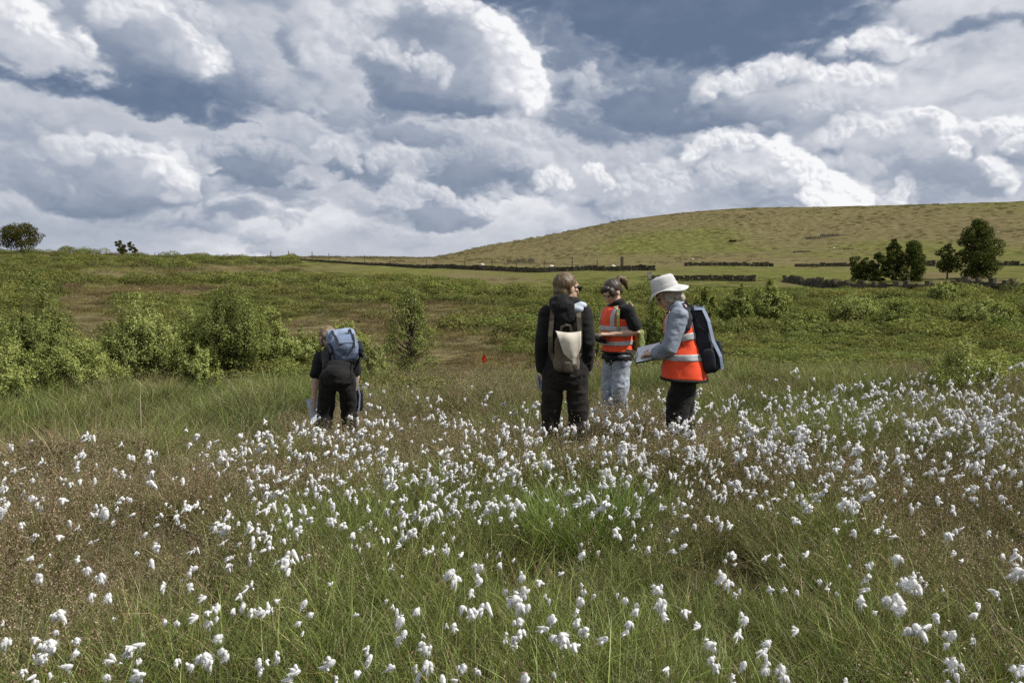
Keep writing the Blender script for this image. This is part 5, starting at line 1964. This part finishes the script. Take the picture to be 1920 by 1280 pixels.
    bm = bmesh.new(); pillow(bm, (.078, y0 - .138, .935), .036, .012, .028); bm_obj('buckle', bm, TAUPE, b)
    bm = bmesh.new(); pillow(bm, (.03, y0 - .118, .925), .085, .05, .09); bm_obj('pocket', bm, TAUPE, b)
    for s in (-1, 1):
        part_strip('shoulder_strap', [(s * .075, y0 - .002, .93), (s * .115, y0 + .012, 1.02), (s * .118, y0 - .005, 1.15), (s * .105, y0 + .012, 1.30), (s * .100, -.05, 1.40), (s * .105, .08, 1.36), (s * .115, .13, 1.25)], .034, .009, [(0, -1, 0)] * 4 + [(0, 0, 1), (0, 1, 0.3), (0, 1, 0)], TAUPE, b)
    # folded sheet in the left hand
    p = thing_at('folded_sheet', t, 'pale blue folded sheet in the left hand of the person in black', 'sheet')
    bm = bmesh.new()
    L = [(-.235, .03, .83), (-.198, .10, .80), (-.218, .04, .705), (-.210, .10, .69)]
    for dx in (0, .012):
        v = [bm.verts.new((x + dx, y, z)) for x, y, z in L]
        bm.faces.new((v[0], v[1], v[3], v[2]))
    bmesh.ops.solidify(bm, geom=bm.faces[:], thickness=.003)
    bm_obj('paper', bm, PAPER, p, False)


def vest(T, parent, wide=.02, t0=.02, flare=None, label=None):
    def arm(tm, am):
        c = math.cos(am)
        if tm > .60 and abs(c) > .80 + (tm - .60) * -.25: return False
        if tm > .70 and abs(((math.degrees(am) - 90 + 180) % 360) - 180) < (tm - .70) * 95: return False
        return tm < .95
    v = sheet('vest', T, HIVIS, parent, t0, .97, 0, 2 * math.pi, wide, .005, 34, 96, arm, .010, 1, flare)
    def ok(tm, am): return arm(tm, am)
    for k, (a, b) in enumerate(((.20, .27), (.43, .50))):
        sheet('reflective_band', T, REFLECT, v, a, b, 0, 2 * math.pi, wide + .0075, .003, 5, 96, ok, .010, 1, flare)
    for c in (52, 128, 232, 308):
        sheet('reflective_band', T, REFLECT, v, .497, .93, R(c - 9), R(c + 9), wide + .0075, .003, 16, 5, ok, .010, 1, flare)
    sheet('edging', T, PIPING, v, t0 - .012, t0 + .012, 0, 2 * math.pi, wide + .002, .006, 2, 96, None, .010, 1, flare)
    return v


def person_reading():
    """B: facing left and a little to us, head bowed over a black device"""
    t = person_root('person', 1158, 8.0, R(112), 'person with tied-back hair in orange vest and pale jeans, looking down at black device', .0)
    dz = -.0
    J = dict(hip=[(-.09, 0, .85), (.09, 0, .85)], knee=[(-.10, .03, .46), (.11, .03, .46)], ankle=[(-.105, -.01, .09), (.12, -.01, .09)],
             shoulder=[(-.165, -.015, 1.325), (.165, -.015, 1.325)], elbow=[(-.235, -.085, 1.11), (.215, -.06, 1.08)], wrist=[(-.125, .15, 1.09), (.09, .15, 1.07)],
             neck=(0, .012, 1.395), head=(0, .065, 1.500))
    T = Torso([(0, 0, .84), (0, .005, .98), (0, .01, 1.10), (0, .01, 1.23), (0, -.005, 1.335), (0, .01, 1.40)],
              [(.160, .112), (.138, .10), (.140, .105), (.152, .112), (.148, .080), (.058, .055)])
    M = head_matrix(J['head'], R(8), R(38))
    bm = bmesh.new()
    body_core(bm, J, T); head_shape(bm, M)
    hand(bm, J['wrist'][0], (.55, .75, .05), (.3, -.1, -1), .55, 1.0, 1)
    hand(bm, J['wrist'][1], (-.45, .8, .05), (-.2, -.1, -1), .55, 1.0, -1)
    fused('body', bm, SKIN, t, .0065, 3)
    eyes(M, t)
    bm = bmesh.new()
    legs(bm, J, .098, .080, .078)
    T.fill(bm, .010, 0, .16, 4); ball(bm, (0, -.04, .84), (.155, .10, .12))
    loft(bm, [(-.06, 0, .80), (.06, 0, .80)], [(.09, .095), (.09, .095)], (0, 1, 0), 14)
    fused('jeans', bm, DENIM, t, .009, 4, .010, 9, (1, 1, 1.6), 6)
    feet(J, t)
    bm = bmesh.new()
    T.fill(bm, .016, .0, .92, 10)
    for s in (0, 1): sleeve(bm, J, s, .068, .06, .38)
    for s in (-1, 1): ball(bm, (s * .115, -.01, 1.335), (.075, .065, .040))
    fused('t_shirt', bm, BLACK, t, .008, 3, .006, 9, (1, 1, 1.3), 7)
    vest(T, t, .030, .10)
    sheet('belt', T, BLACK, t, -.02, .05, 0, 2 * math.pi, .024, .006, 3, 64)
    bm = bmesh.new()
    ball(bm, (0, -.026, .034), (.087, .098, .092), M); ball(bm, (0, -.055, -.020), (.070, .058, .060), M)
    for s in (-1, 1): ball(bm, (s * .066, .045, .030), (.020, .035, .050), M)
    ball(bm, (0, .050, .078), (.060, .040, .030), M)
    hr = fused('hair', bm, DARKHAIR, t, .006, 3, .005, 24, (1, 1, .3), 9)
    bm = bmesh.new()
    P = [M @ Vector(p) for p in ((0, -.105, .055), (0, -.150, .060), (0, -.178, .020), (0, -.178, -.045), (0, -.165, -.100))]
    loft(bm, P, [.020, .030, .036, .030, .012], (1, 0, 0), 12)
    fused('ponytail', bm, BROWNHAIR, hr, .006, 2, .006, 26, (1, 1, .3), 3)
    d = thing_at('handheld_device', t, 'black handheld device held in both hands of the bareheaded vest wearer', 'device')
    X = Matrix.Translation((-.02, .255, 1.045)) @ Matrix.Rotation(R(22), 4, 'X')
    bm = bmesh.new(); pillow(bm, (0, 0, 0), .15, .21, .045, X, k=.4); bm_obj('casing', bm, BLACK, d)
    bm = bmesh.new(); pillow(bm, (0, .005, .024), .12, .15, .006, X, k=.3); bm_obj('screen', bm, LENS, d)
    bm = bmesh.new()
    strip(bm, [(-.075, .26, 1.0), (-.085, .27, .93), (-.075, .275, .88), (-.06, .27, .93)], .014, .004, (-1, .2, 0))
    bm_obj('wrist_cord', bm, BLACK, d, False)
    g = thing_at('shoulder_bag', t, 'small olive green shoulder bag at the hip of the bareheaded vest wearer', 'bag')
    bm = bmesh.new(); pillow(bm, (-.13, -.165, 1.02), .13, .085, .22); fused('pouch', bm, GREENBAG, g, .007, 3, .006, 12, (1, 1, 1), 2)
    bm = bmesh.new(); pillow(bm, (-.135, -.208, 1.07), .12, .012, .11); bm_obj('flap', bm, GREENBAG, g)
    S = [T.surf(tt, R(a), .046) for tt, a in ((.36, 205), (.5, 208), (.66, 212), (.80, 220), (.9, 235))] + [T.surf(tt, R(a), .046) for tt, a in ((.93, 130), (.84, 122), (.7, 110))]
    part_strip('strap', S, .030, .005, [Vector(q) - Vector((0, 0, q[2])) + Vector((0, 0, .02)) for q in S], GREENBAG, g)


def person_hat():
    """C: facing left, stooping over a clipboard, sun hat, vest, dark rucksack"""
    t = person_root('person', 1284, 6.7, R(78), 'person in pale sun hat, grey-blue shirt and orange vest, writing on clipboard')
    J = dict(hip=[(-.09, 0, .84), (.09, 0, .84)], knee=[(-.095, .055, .45), (.11, .01, .45)], ankle=[(-.10, .03, .09), (.12, -.06, .09)],
             shoulder=[(-.165, .045, 1.295), (.165, .045, 1.295)], elbow=[(-.205, .125, 1.020), (.200, .125, 1.020)], wrist=[(-.110, .235, .965), (.075, .245, .965)],
             neck=(0, .085, 1.365), head=(0, .150, 1.455))
    T = Torso([(0, .02, .74), (0, .015, .92), (0, .02, 1.06), (0, .045, 1.20), (0, .055, 1.305), (0, .08, 1.37)],
              [(.212, .160), (.190, .145), (.160, .125), (.158, .118), (.150, .085), (.060, .056)])
    B = Torso([(0, 0, .82), (0, .01, .96), (0, .02, 1.08), (0, .045, 1.20), (0, .055, 1.305), (0, .08, 1.37)],
              [(.155, .115), (.135, .11), (.14, .11), (.15, .11), (.145, .080), (.058, .055)])
    M = head_matrix(J['head'], R(6), R(34))
    bm = bmesh.new()
    body_core(bm, J, B); head_shape(bm, M)
    hand(bm, J['wrist'][0], (.35, .85, .0), (.2, 0, -1), .5, 1.0, 1)
    hand(bm, J['wrist'][1], (-.5, .8, .15), (-.3, 0, -1), .7, 1.0, -1)
    fused('body', bm, SKIN, t, .0065, 3)
    eyes(M, t)
    bm = bmesh.new()
    legs(bm, J, .108, .090, .082)
    B.fill(bm, .014, 0, .28, 6); ball(bm, (0, -.05, .84), (.165, .12, .15))
    loft(bm, [(-.06, 0, .79), (.06, 0, .79)], [(.09, .10), (.09, .10)], (0, 1, 0), 14)
    fused('trousers', bm, DARK, t, .009, 4, .012, 8, (1, 1, 1.6), 13)
    feet(J, t)
    bm = bmesh.new()
    B.fill(bm, .014, .05, .94, 10)
    for s in (0, 1): sleeve(bm, J, s, .080, .066, .97)
    for s in (-1, 1): ball(bm, (s * .12, .05, 1.305), (.075, .07, .042))
    ball(bm, (0, .06, 1.375), (.072, .068, .032))
    fused('shirt', bm, CHAMBRAY, t, .008, 3, .009, 8, (1, 1, 1.3), 11)
    fl = lambda tt, a: .05 * max(0, .4 - tt) * 2 * max(0, math.sin(a))
    vest(T, t, .012, .02, fl)
    bm = bmesh.new()
    ball(bm, (0, -.030, .020), (.088, .095, .088), M); ball(bm, (0, -.060, -.040), (.074, .058, .060), M); ball(bm, (0, -.075, -.085), (.06, .04, .04), M)
    for s in (-1, 1): ball(bm, (s * .074, .010, -.025), (.016, .036, .05), M)
    fused('hair', bm, GREYHAIR, t, .006, 3, .006, 24, (1, 1, .4), 5)
    # hat: crown and drooping brim
    X = M @ Matrix.Translation((0, -.012, .052)) @ Matrix.Rotation(R(14), 4, 'X')
    hb = bmesh.new()
    n = 40
    prof = [(.004, .112), (.045, .112), (.078, .104), (.092, .088), (.098, .045), (.103, .004), (.120, -.006), (.150, -.022), (.176, -.036)]
    rg = []
    for i, (r, z) in enumerate(prof):
        row = []
        for k in range(n):
            a = 2 * math.pi * k / n
            w = max(0, (r - .103)) * (.35 * math.cos(2 * a + .4) + .25 * math.sin(3 * a)) - (.30 * max(0, math.sin(a)) * max(0, r - .103))
            row.append(hb.verts.new(X @ Vector((r * math.cos(a) * .93, r * math.sin(a) * 1.08, z + w + .004 * mn.noise(Vector((r * 30, a * 2, 1)))))))
        rg.append(row)
    for a, c in zip(rg[:-1], rg[1:]):
        for k in range(n): hb.faces.new((a[k], a[(k + 1) % n], c[(k + 1) % n], c[k]))
    hb.faces.new(rg[0])
    bmesh.ops.recalc_face_normals(hb, faces=hb.faces)
    bmesh.ops.solidify(hb, geom=hb.faces[:], thickness=.004)
    hat = bm_obj('sun_hat', hb, HAT, t)
    bm = bmesh.new()
    ring = [X @ Vector((.1035 * math.cos(a) * .93, .1035 * math.sin(a) * 1.08, .018)) for a in np.linspace(0, 2 * math.pi, 41)]
    strip(bm, ring, .022, .004, [p - (X @ Vector((0, 0, .018))) for p in ring])
    bm_obj('hat_band', bm, HAT, hat, False)
    # rucksack
    b = thing_at('rucksack', t, 'large dark rucksack with pale blue edge straps on the person in the sun hat', 'rucksack')
    Q = Matrix.Translation((0, -.165, 1.06)) @ Matrix.Rotation(R(-9), 4, 'X')
    bm = bmesh.new(); pillow(bm, (0, .015, .02), .29, .14, .50, Q); pillow(bm, (0, -.02, -.13), .27, .17, .25, Q); pillow(bm, (0, .03, .25), .25, .12, .12, Q)
    fused('bag', bm, NAVY, b, .009, 3, .010, 9, (1, 1, 1), 4)
    for s in (-1, 1):
        pts = [Q @ Vector((s * .125, .05, .30)), Q @ Vector((s * .120, -.02, .285)), Q @ Vector((s * .135, -.050, .18)), Q @ Vector((s * .142, -.062, .02)), Q @ Vector((s * .130, -.105, -.12)), Q @ Vector((s * .09, -.105, -.23))]
        part_strip('edge_strap', pts, .030, .008, [(s, -.6, .3)] * 6, PALEBLUE, b)
        S = [Q @ Vector((s * .09, .085, .27))] + [T.surf(tt, R(a if s > 0 else 180 - a), .030) for tt, a in ((.92, 300), (.93, 62), (.84, 50), (.70, 38), (.56, 22), (.48, 350))] + [Q @ Vector((s * .13, .06, -.12))]
        part_strip('shoulder_strap', S, .042, .010, [Vector((q[0], q[1] - .05, .05)) for q in S], NAVY, b)
    bm = bmesh.new(); pillow(bm, (0, -.105, -.10), .20, .05, .20, Q); bm_obj('front_pocket', bm, NAVY, b)
    bm = bmesh.new(); pillow(bm, (-.148, -.01, -.13), .05, .10, .18, Q); bm_obj('side_pocket', bm, NAVY, b)
    S = [B.surf(.13, R(a), .05) for a in range(218, 330, 16)]
    part_strip('hip_belt', S, .04, .008, [Vector((q[0], q[1], 0)) for q in S], NAVY, b)
    c = thing_at('clipboard', t, 'clipboard with white paper held by the person in the sun hat', 'clipboard')
    X = Matrix.Translation((-.02, .300, .965)) @ Matrix.Rotation(R(-34), 4, 'Y') @ Matrix.Rotation(R(-18), 4, 'X') @ Matrix.Diagonal((.95, .66, 1, 1))
    bm = bmesh.new(); bmesh.ops.create_cube(bm, size=1, matrix=X @ Matrix.Diagonal((.23, .32, .004, 1))); bm_obj('board', bm, BLACK, c, False)
    bm = bmesh.new()
    g = [[bm.verts.new(X @ Vector((-.105 + .21 * i / 6, -.15 + .30 * j / 8, .006 + .012 * max(0, j - 5) / 3 * mn.noise(Vector((i * .6, j * .5, 2))) + .004 * abs(mn.noise(Vector((i, j, 0))))))) for i in range(7)] for j in range(9)]
    for j in range(8):
        for i in range(6): bm.faces.new((g[j][i], g[j][i + 1], g[j + 1][i + 1], g[j + 1][i]))
    bm_obj('paper', bm, PAPER, c)
    bm = bmesh.new(); pillow(bm, (0, .15, .010), .09, .022, .014, X); bm_obj('clip', bm, REFLECT, c)


def person_bent():
    """D: bending forward away from us under a blue rucksack"""
    t = person_root('person', 632, 8.0, R(9), 'fair-haired person in black bending forward over the grass with a blue rucksack')
    J = dict(hip=[(-.085, -.03, .83), (.085, -.03, .83)], knee=[(-.135, .07, .45), (.105, .08, .46)], ankle=[(-.175, -.03, .09), (.125, .0, .09)],
             shoulder=[(-.190, .385, 1.005), (.135, .40, 1.025)], elbow=[(-.245, .31, .775), (.165, .40, .78)], wrist=[(-.262, .30, .56), (.13, .47, .58)],
             neck=(-.035, .455, 1.055), head=(-.125, .530, 1.185))
    T = Torso([(0, -.05, .82), (0, .05, .93), (-.005, .15, .965), (-.015, .27, .995), (-.027, .385, 1.025), (-.035, .455, 1.055)],
              [(.145, .120), (.130, .105), (.130, .105), (.142, .112), (.138, .085), (.060, .056)])
    M = head_matrix(J['head'], R(12), R(58))
    bm = bmesh.new()
    body_core(bm, J, T); head_shape(bm, M)
    hand(bm, J['wrist'][0], (0, .1, -1), (1, 0, 0), .5, 1.0, 1)
    hand(bm, J['wrist'][1], (0, .1, -1), (-1, 0, 0), .6, 1.0, -1)
    fused('body', bm, SKIN, t, .0065, 3)
    eyes(M, t)
    bm = bmesh.new()
    legs(bm, J, .096, .080, .074)
    T.fill(bm, .014, 0, .22, 6); ball(bm, (0, -.075, .84), (.150, .110, .13))
    loft(bm, [(-.06, -.03, .79), (.06, -.03, .79)], [(.09, .10), (.09, .10)], (0, 1, 0), 14)
    fused('trousers', bm, DARK, t, .009, 4, .010, 8, (1, 1, 1.5), 23)
    feet(J, t)
    bm = bmesh.new()
    T.fill(bm, .020, .12, .94, 10)
    for s in (0, 1): sleeve(bm, J, s, .074, .06, .40)
    for s in (-1, 1): ball(bm, (s * .11 - .027, .385, 1.02), (.08, .07, .06))
    fused('t_shirt', bm, BLACK, t, .008, 3, .007, 8, (1, 1, 1), 21)
    bm = bmesh.new()
    ball(bm, (0, -.024, .034), (.090, .100, .094), M); ball(bm, (0, -.058, -.030), (.075, .058, .07), M)
    for s in (-1, 1): ball(bm, (s * .068, .03, -.02), (.026, .045, .075), M)
    fused('hair', bm, FAIRHAIR, t, .006, 3, .008, 22, (1, 1, .4), 15)
    # rucksack lying along the back
    b = thing_at('rucksack', t, 'blue rucksack with grey-blue lid on the back of the bending person', 'rucksack')
    d = (Vector((-.045, .385, 1.03)) - Vector((.02, .05, .91))).normalized()
    up = Vector((0, -d.z, d.y)).normalized()
    rt = d.cross(up).normalized()
    Q = Matrix(((rt.x, up.x, d.x, .055), (rt.y, up.y, d.y, .215 + up.y * .165), (rt.z, up.z, d.z, .965 + up.z * .165), (0, 0, 0, 1)))
    bm = bmesh.new(); pillow(bm, (0, .0, -.02), .29, .19, .40, Q); pillow(bm, (0, .05, -.10), .24, .16, .24, Q)
    fused('bag', bm, BLUEPACK, b, .008, 3, .011, 9, (1, 1, 1), 14)
    bm = bmesh.new(); pillow(bm, (0, .01, .19), .29, .20, .13, Q); fused('lid', bm, PALEBLUE, b, .008, 3, .010, 10, (1, 1, 1), 17)
    bm = bmesh.new(); pillow(bm, (0.0, .125, -.10), .20, .05, .20, Q); bm_obj('front_pocket', bm, BLUEPACK, b)
    for s in (-1, 1):
        bm = bmesh.new(); pillow(bm, (s * .15, .01, -.10), .06, .13, .20, Q); bm_obj('side_pocket', bm, NAVY, b)
        pts = [Q @ Vector((s * .085, .075, .24)), Q @ Vector((s * .09, .122, .16)), Q @ Vector((s * .088, .118, .05)), Q @ Vector((s * .088, .155, -.05)), Q @ Vector((s * .08, .155, -.17)), Q @ Vector((s * .075, .09, -.23))]
        part_strip('compression_strap', pts, .022, .006, [up] * 6, NAVY, b)
        S = [Q @ Vector((s * .10, -.07, .20)), Vector((s * .115 - .03, .42, 1.085)), Vector((s * .125 - .03, .475, 1.01)), Vector((s * .14 - .01, .39, .91)), Vector((s * .15, .22, .87)), Q @ Vector((s * .13, -.06, -.18))]
        part_strip('shoulder_strap', S, .045, .010, [(0, .2, 1), (0, .3, 1), (0, 1, 0), (s, .3, -.5), (s, 0, -.5), (s, 0, 0)], NAVY, b)
        part_strip('webbing', [Q @ Vector((s * .13, .02, -.20)), Q @ Vector((s * .15, .05, -.28)), Q @ Vector((s * .16, .03, -.40))], .02, .004, (s * .3, -1, 0), NAVY, b)
    p = thing_at('map_sheet', t, 'pale blue and white sheet hanging from the left hand of the bending person', 'sheet')
    bm = bmesh.new()
    g = []
    for j in range(8):
        k = j / 7
        g.append([bm.verts.new((-.345 + .110 * i / 3 + .030 * math.sin(k * 3 + i) * .5 + .045 * k, .25 + .02 * i + .02 * math.sin(k * 4), .58 - .285 * k * (1 - .10 * i))) for i in range(4)])
    for j in range(7):
        for i in range(3): bm.faces.new((g[j][i], g[j][i + 1], g[j + 1][i + 1], g[j + 1][i]))
    bmesh.ops.solidify(bm, geom=bm.faces[:], thickness=.003)
    bm_obj('paper', bm, PAPER, p)
    q = thing_at('black_pouch', t, 'black pouch with pale blue cord hanging at the right leg of the bending person', 'pouch')
    bm = bmesh.new(); pillow(bm, (.205, .10, .58), .085, .07, .22); fused('pouch', bm, BLACK, q, .008, 3, .006, 10, (1, 1, 1), 2)
    part_strip('cord', [(.165, .06, .84), (.195, .055, .74), (.215, .055, .64), (.205, .055, .50), (.185, .06, .44)], .014, .005, (0, -1, 0), PALEBLUE, q)


person_black()
person_reading()
person_hat()
person_bent()

# ---------------------------------------------------------------- marker flag and tape
def marker():
    p = on_ground(907, 697)
    t = empty('marker_flag', p, 0)
    tag(t, 'small orange-red marker flag standing alone in the rough grass left of the person in black', 'flag')
    st, sf = tube_data([(0, 0, -.1), (.01, 0, .25), (.012, 0, .34)], [.005, .005, .004], 6)
    obj('cane', mesh_from('cane', st, sf, STRAPBROWN, True), t)
    bm = bmesh.new()
    g = []
    for j in range(7):
        k = j / 6
        w = .095 * math.sin(math.pi * min(1, .06 + k * .82)) ** 1.1
        g.append([bm.verts.new((.012 + w * (i / 4 - .5), -.012 + .012 * math.sin(i * 1.3 + k * 3), .35 - .17 * k)) for i in range(5)][::1])
    for j in range(6):
        for i in range(4): bm.faces.new((g[j][i], g[j][i + 1], g[j + 1][i + 1], g[j + 1][i]))
    bmesh.ops.solidify(bm, geom=bm.faces[:], thickness=.003)
    bm_obj('cloth', bm, HIVIS, t)


marker()


def tape():
    a, b = at_r(1172, 657, 7.85), at_r(1236, 656, 6.85)
    t = empty('brown_tape', a, 0)
    tag(t, 'thin brown tape stretched between the two people in orange vests', 'tape')
    pts = [Vector((0, 0, 0)).lerp(b - a, k / 8) - Vector((0, 0, .02 * math.sin(math.pi * k / 8))) for k in range(9)]
    part_strip('band', pts, .035, .004, (0, -1, .1), STRAPBROWN, t)


tape()
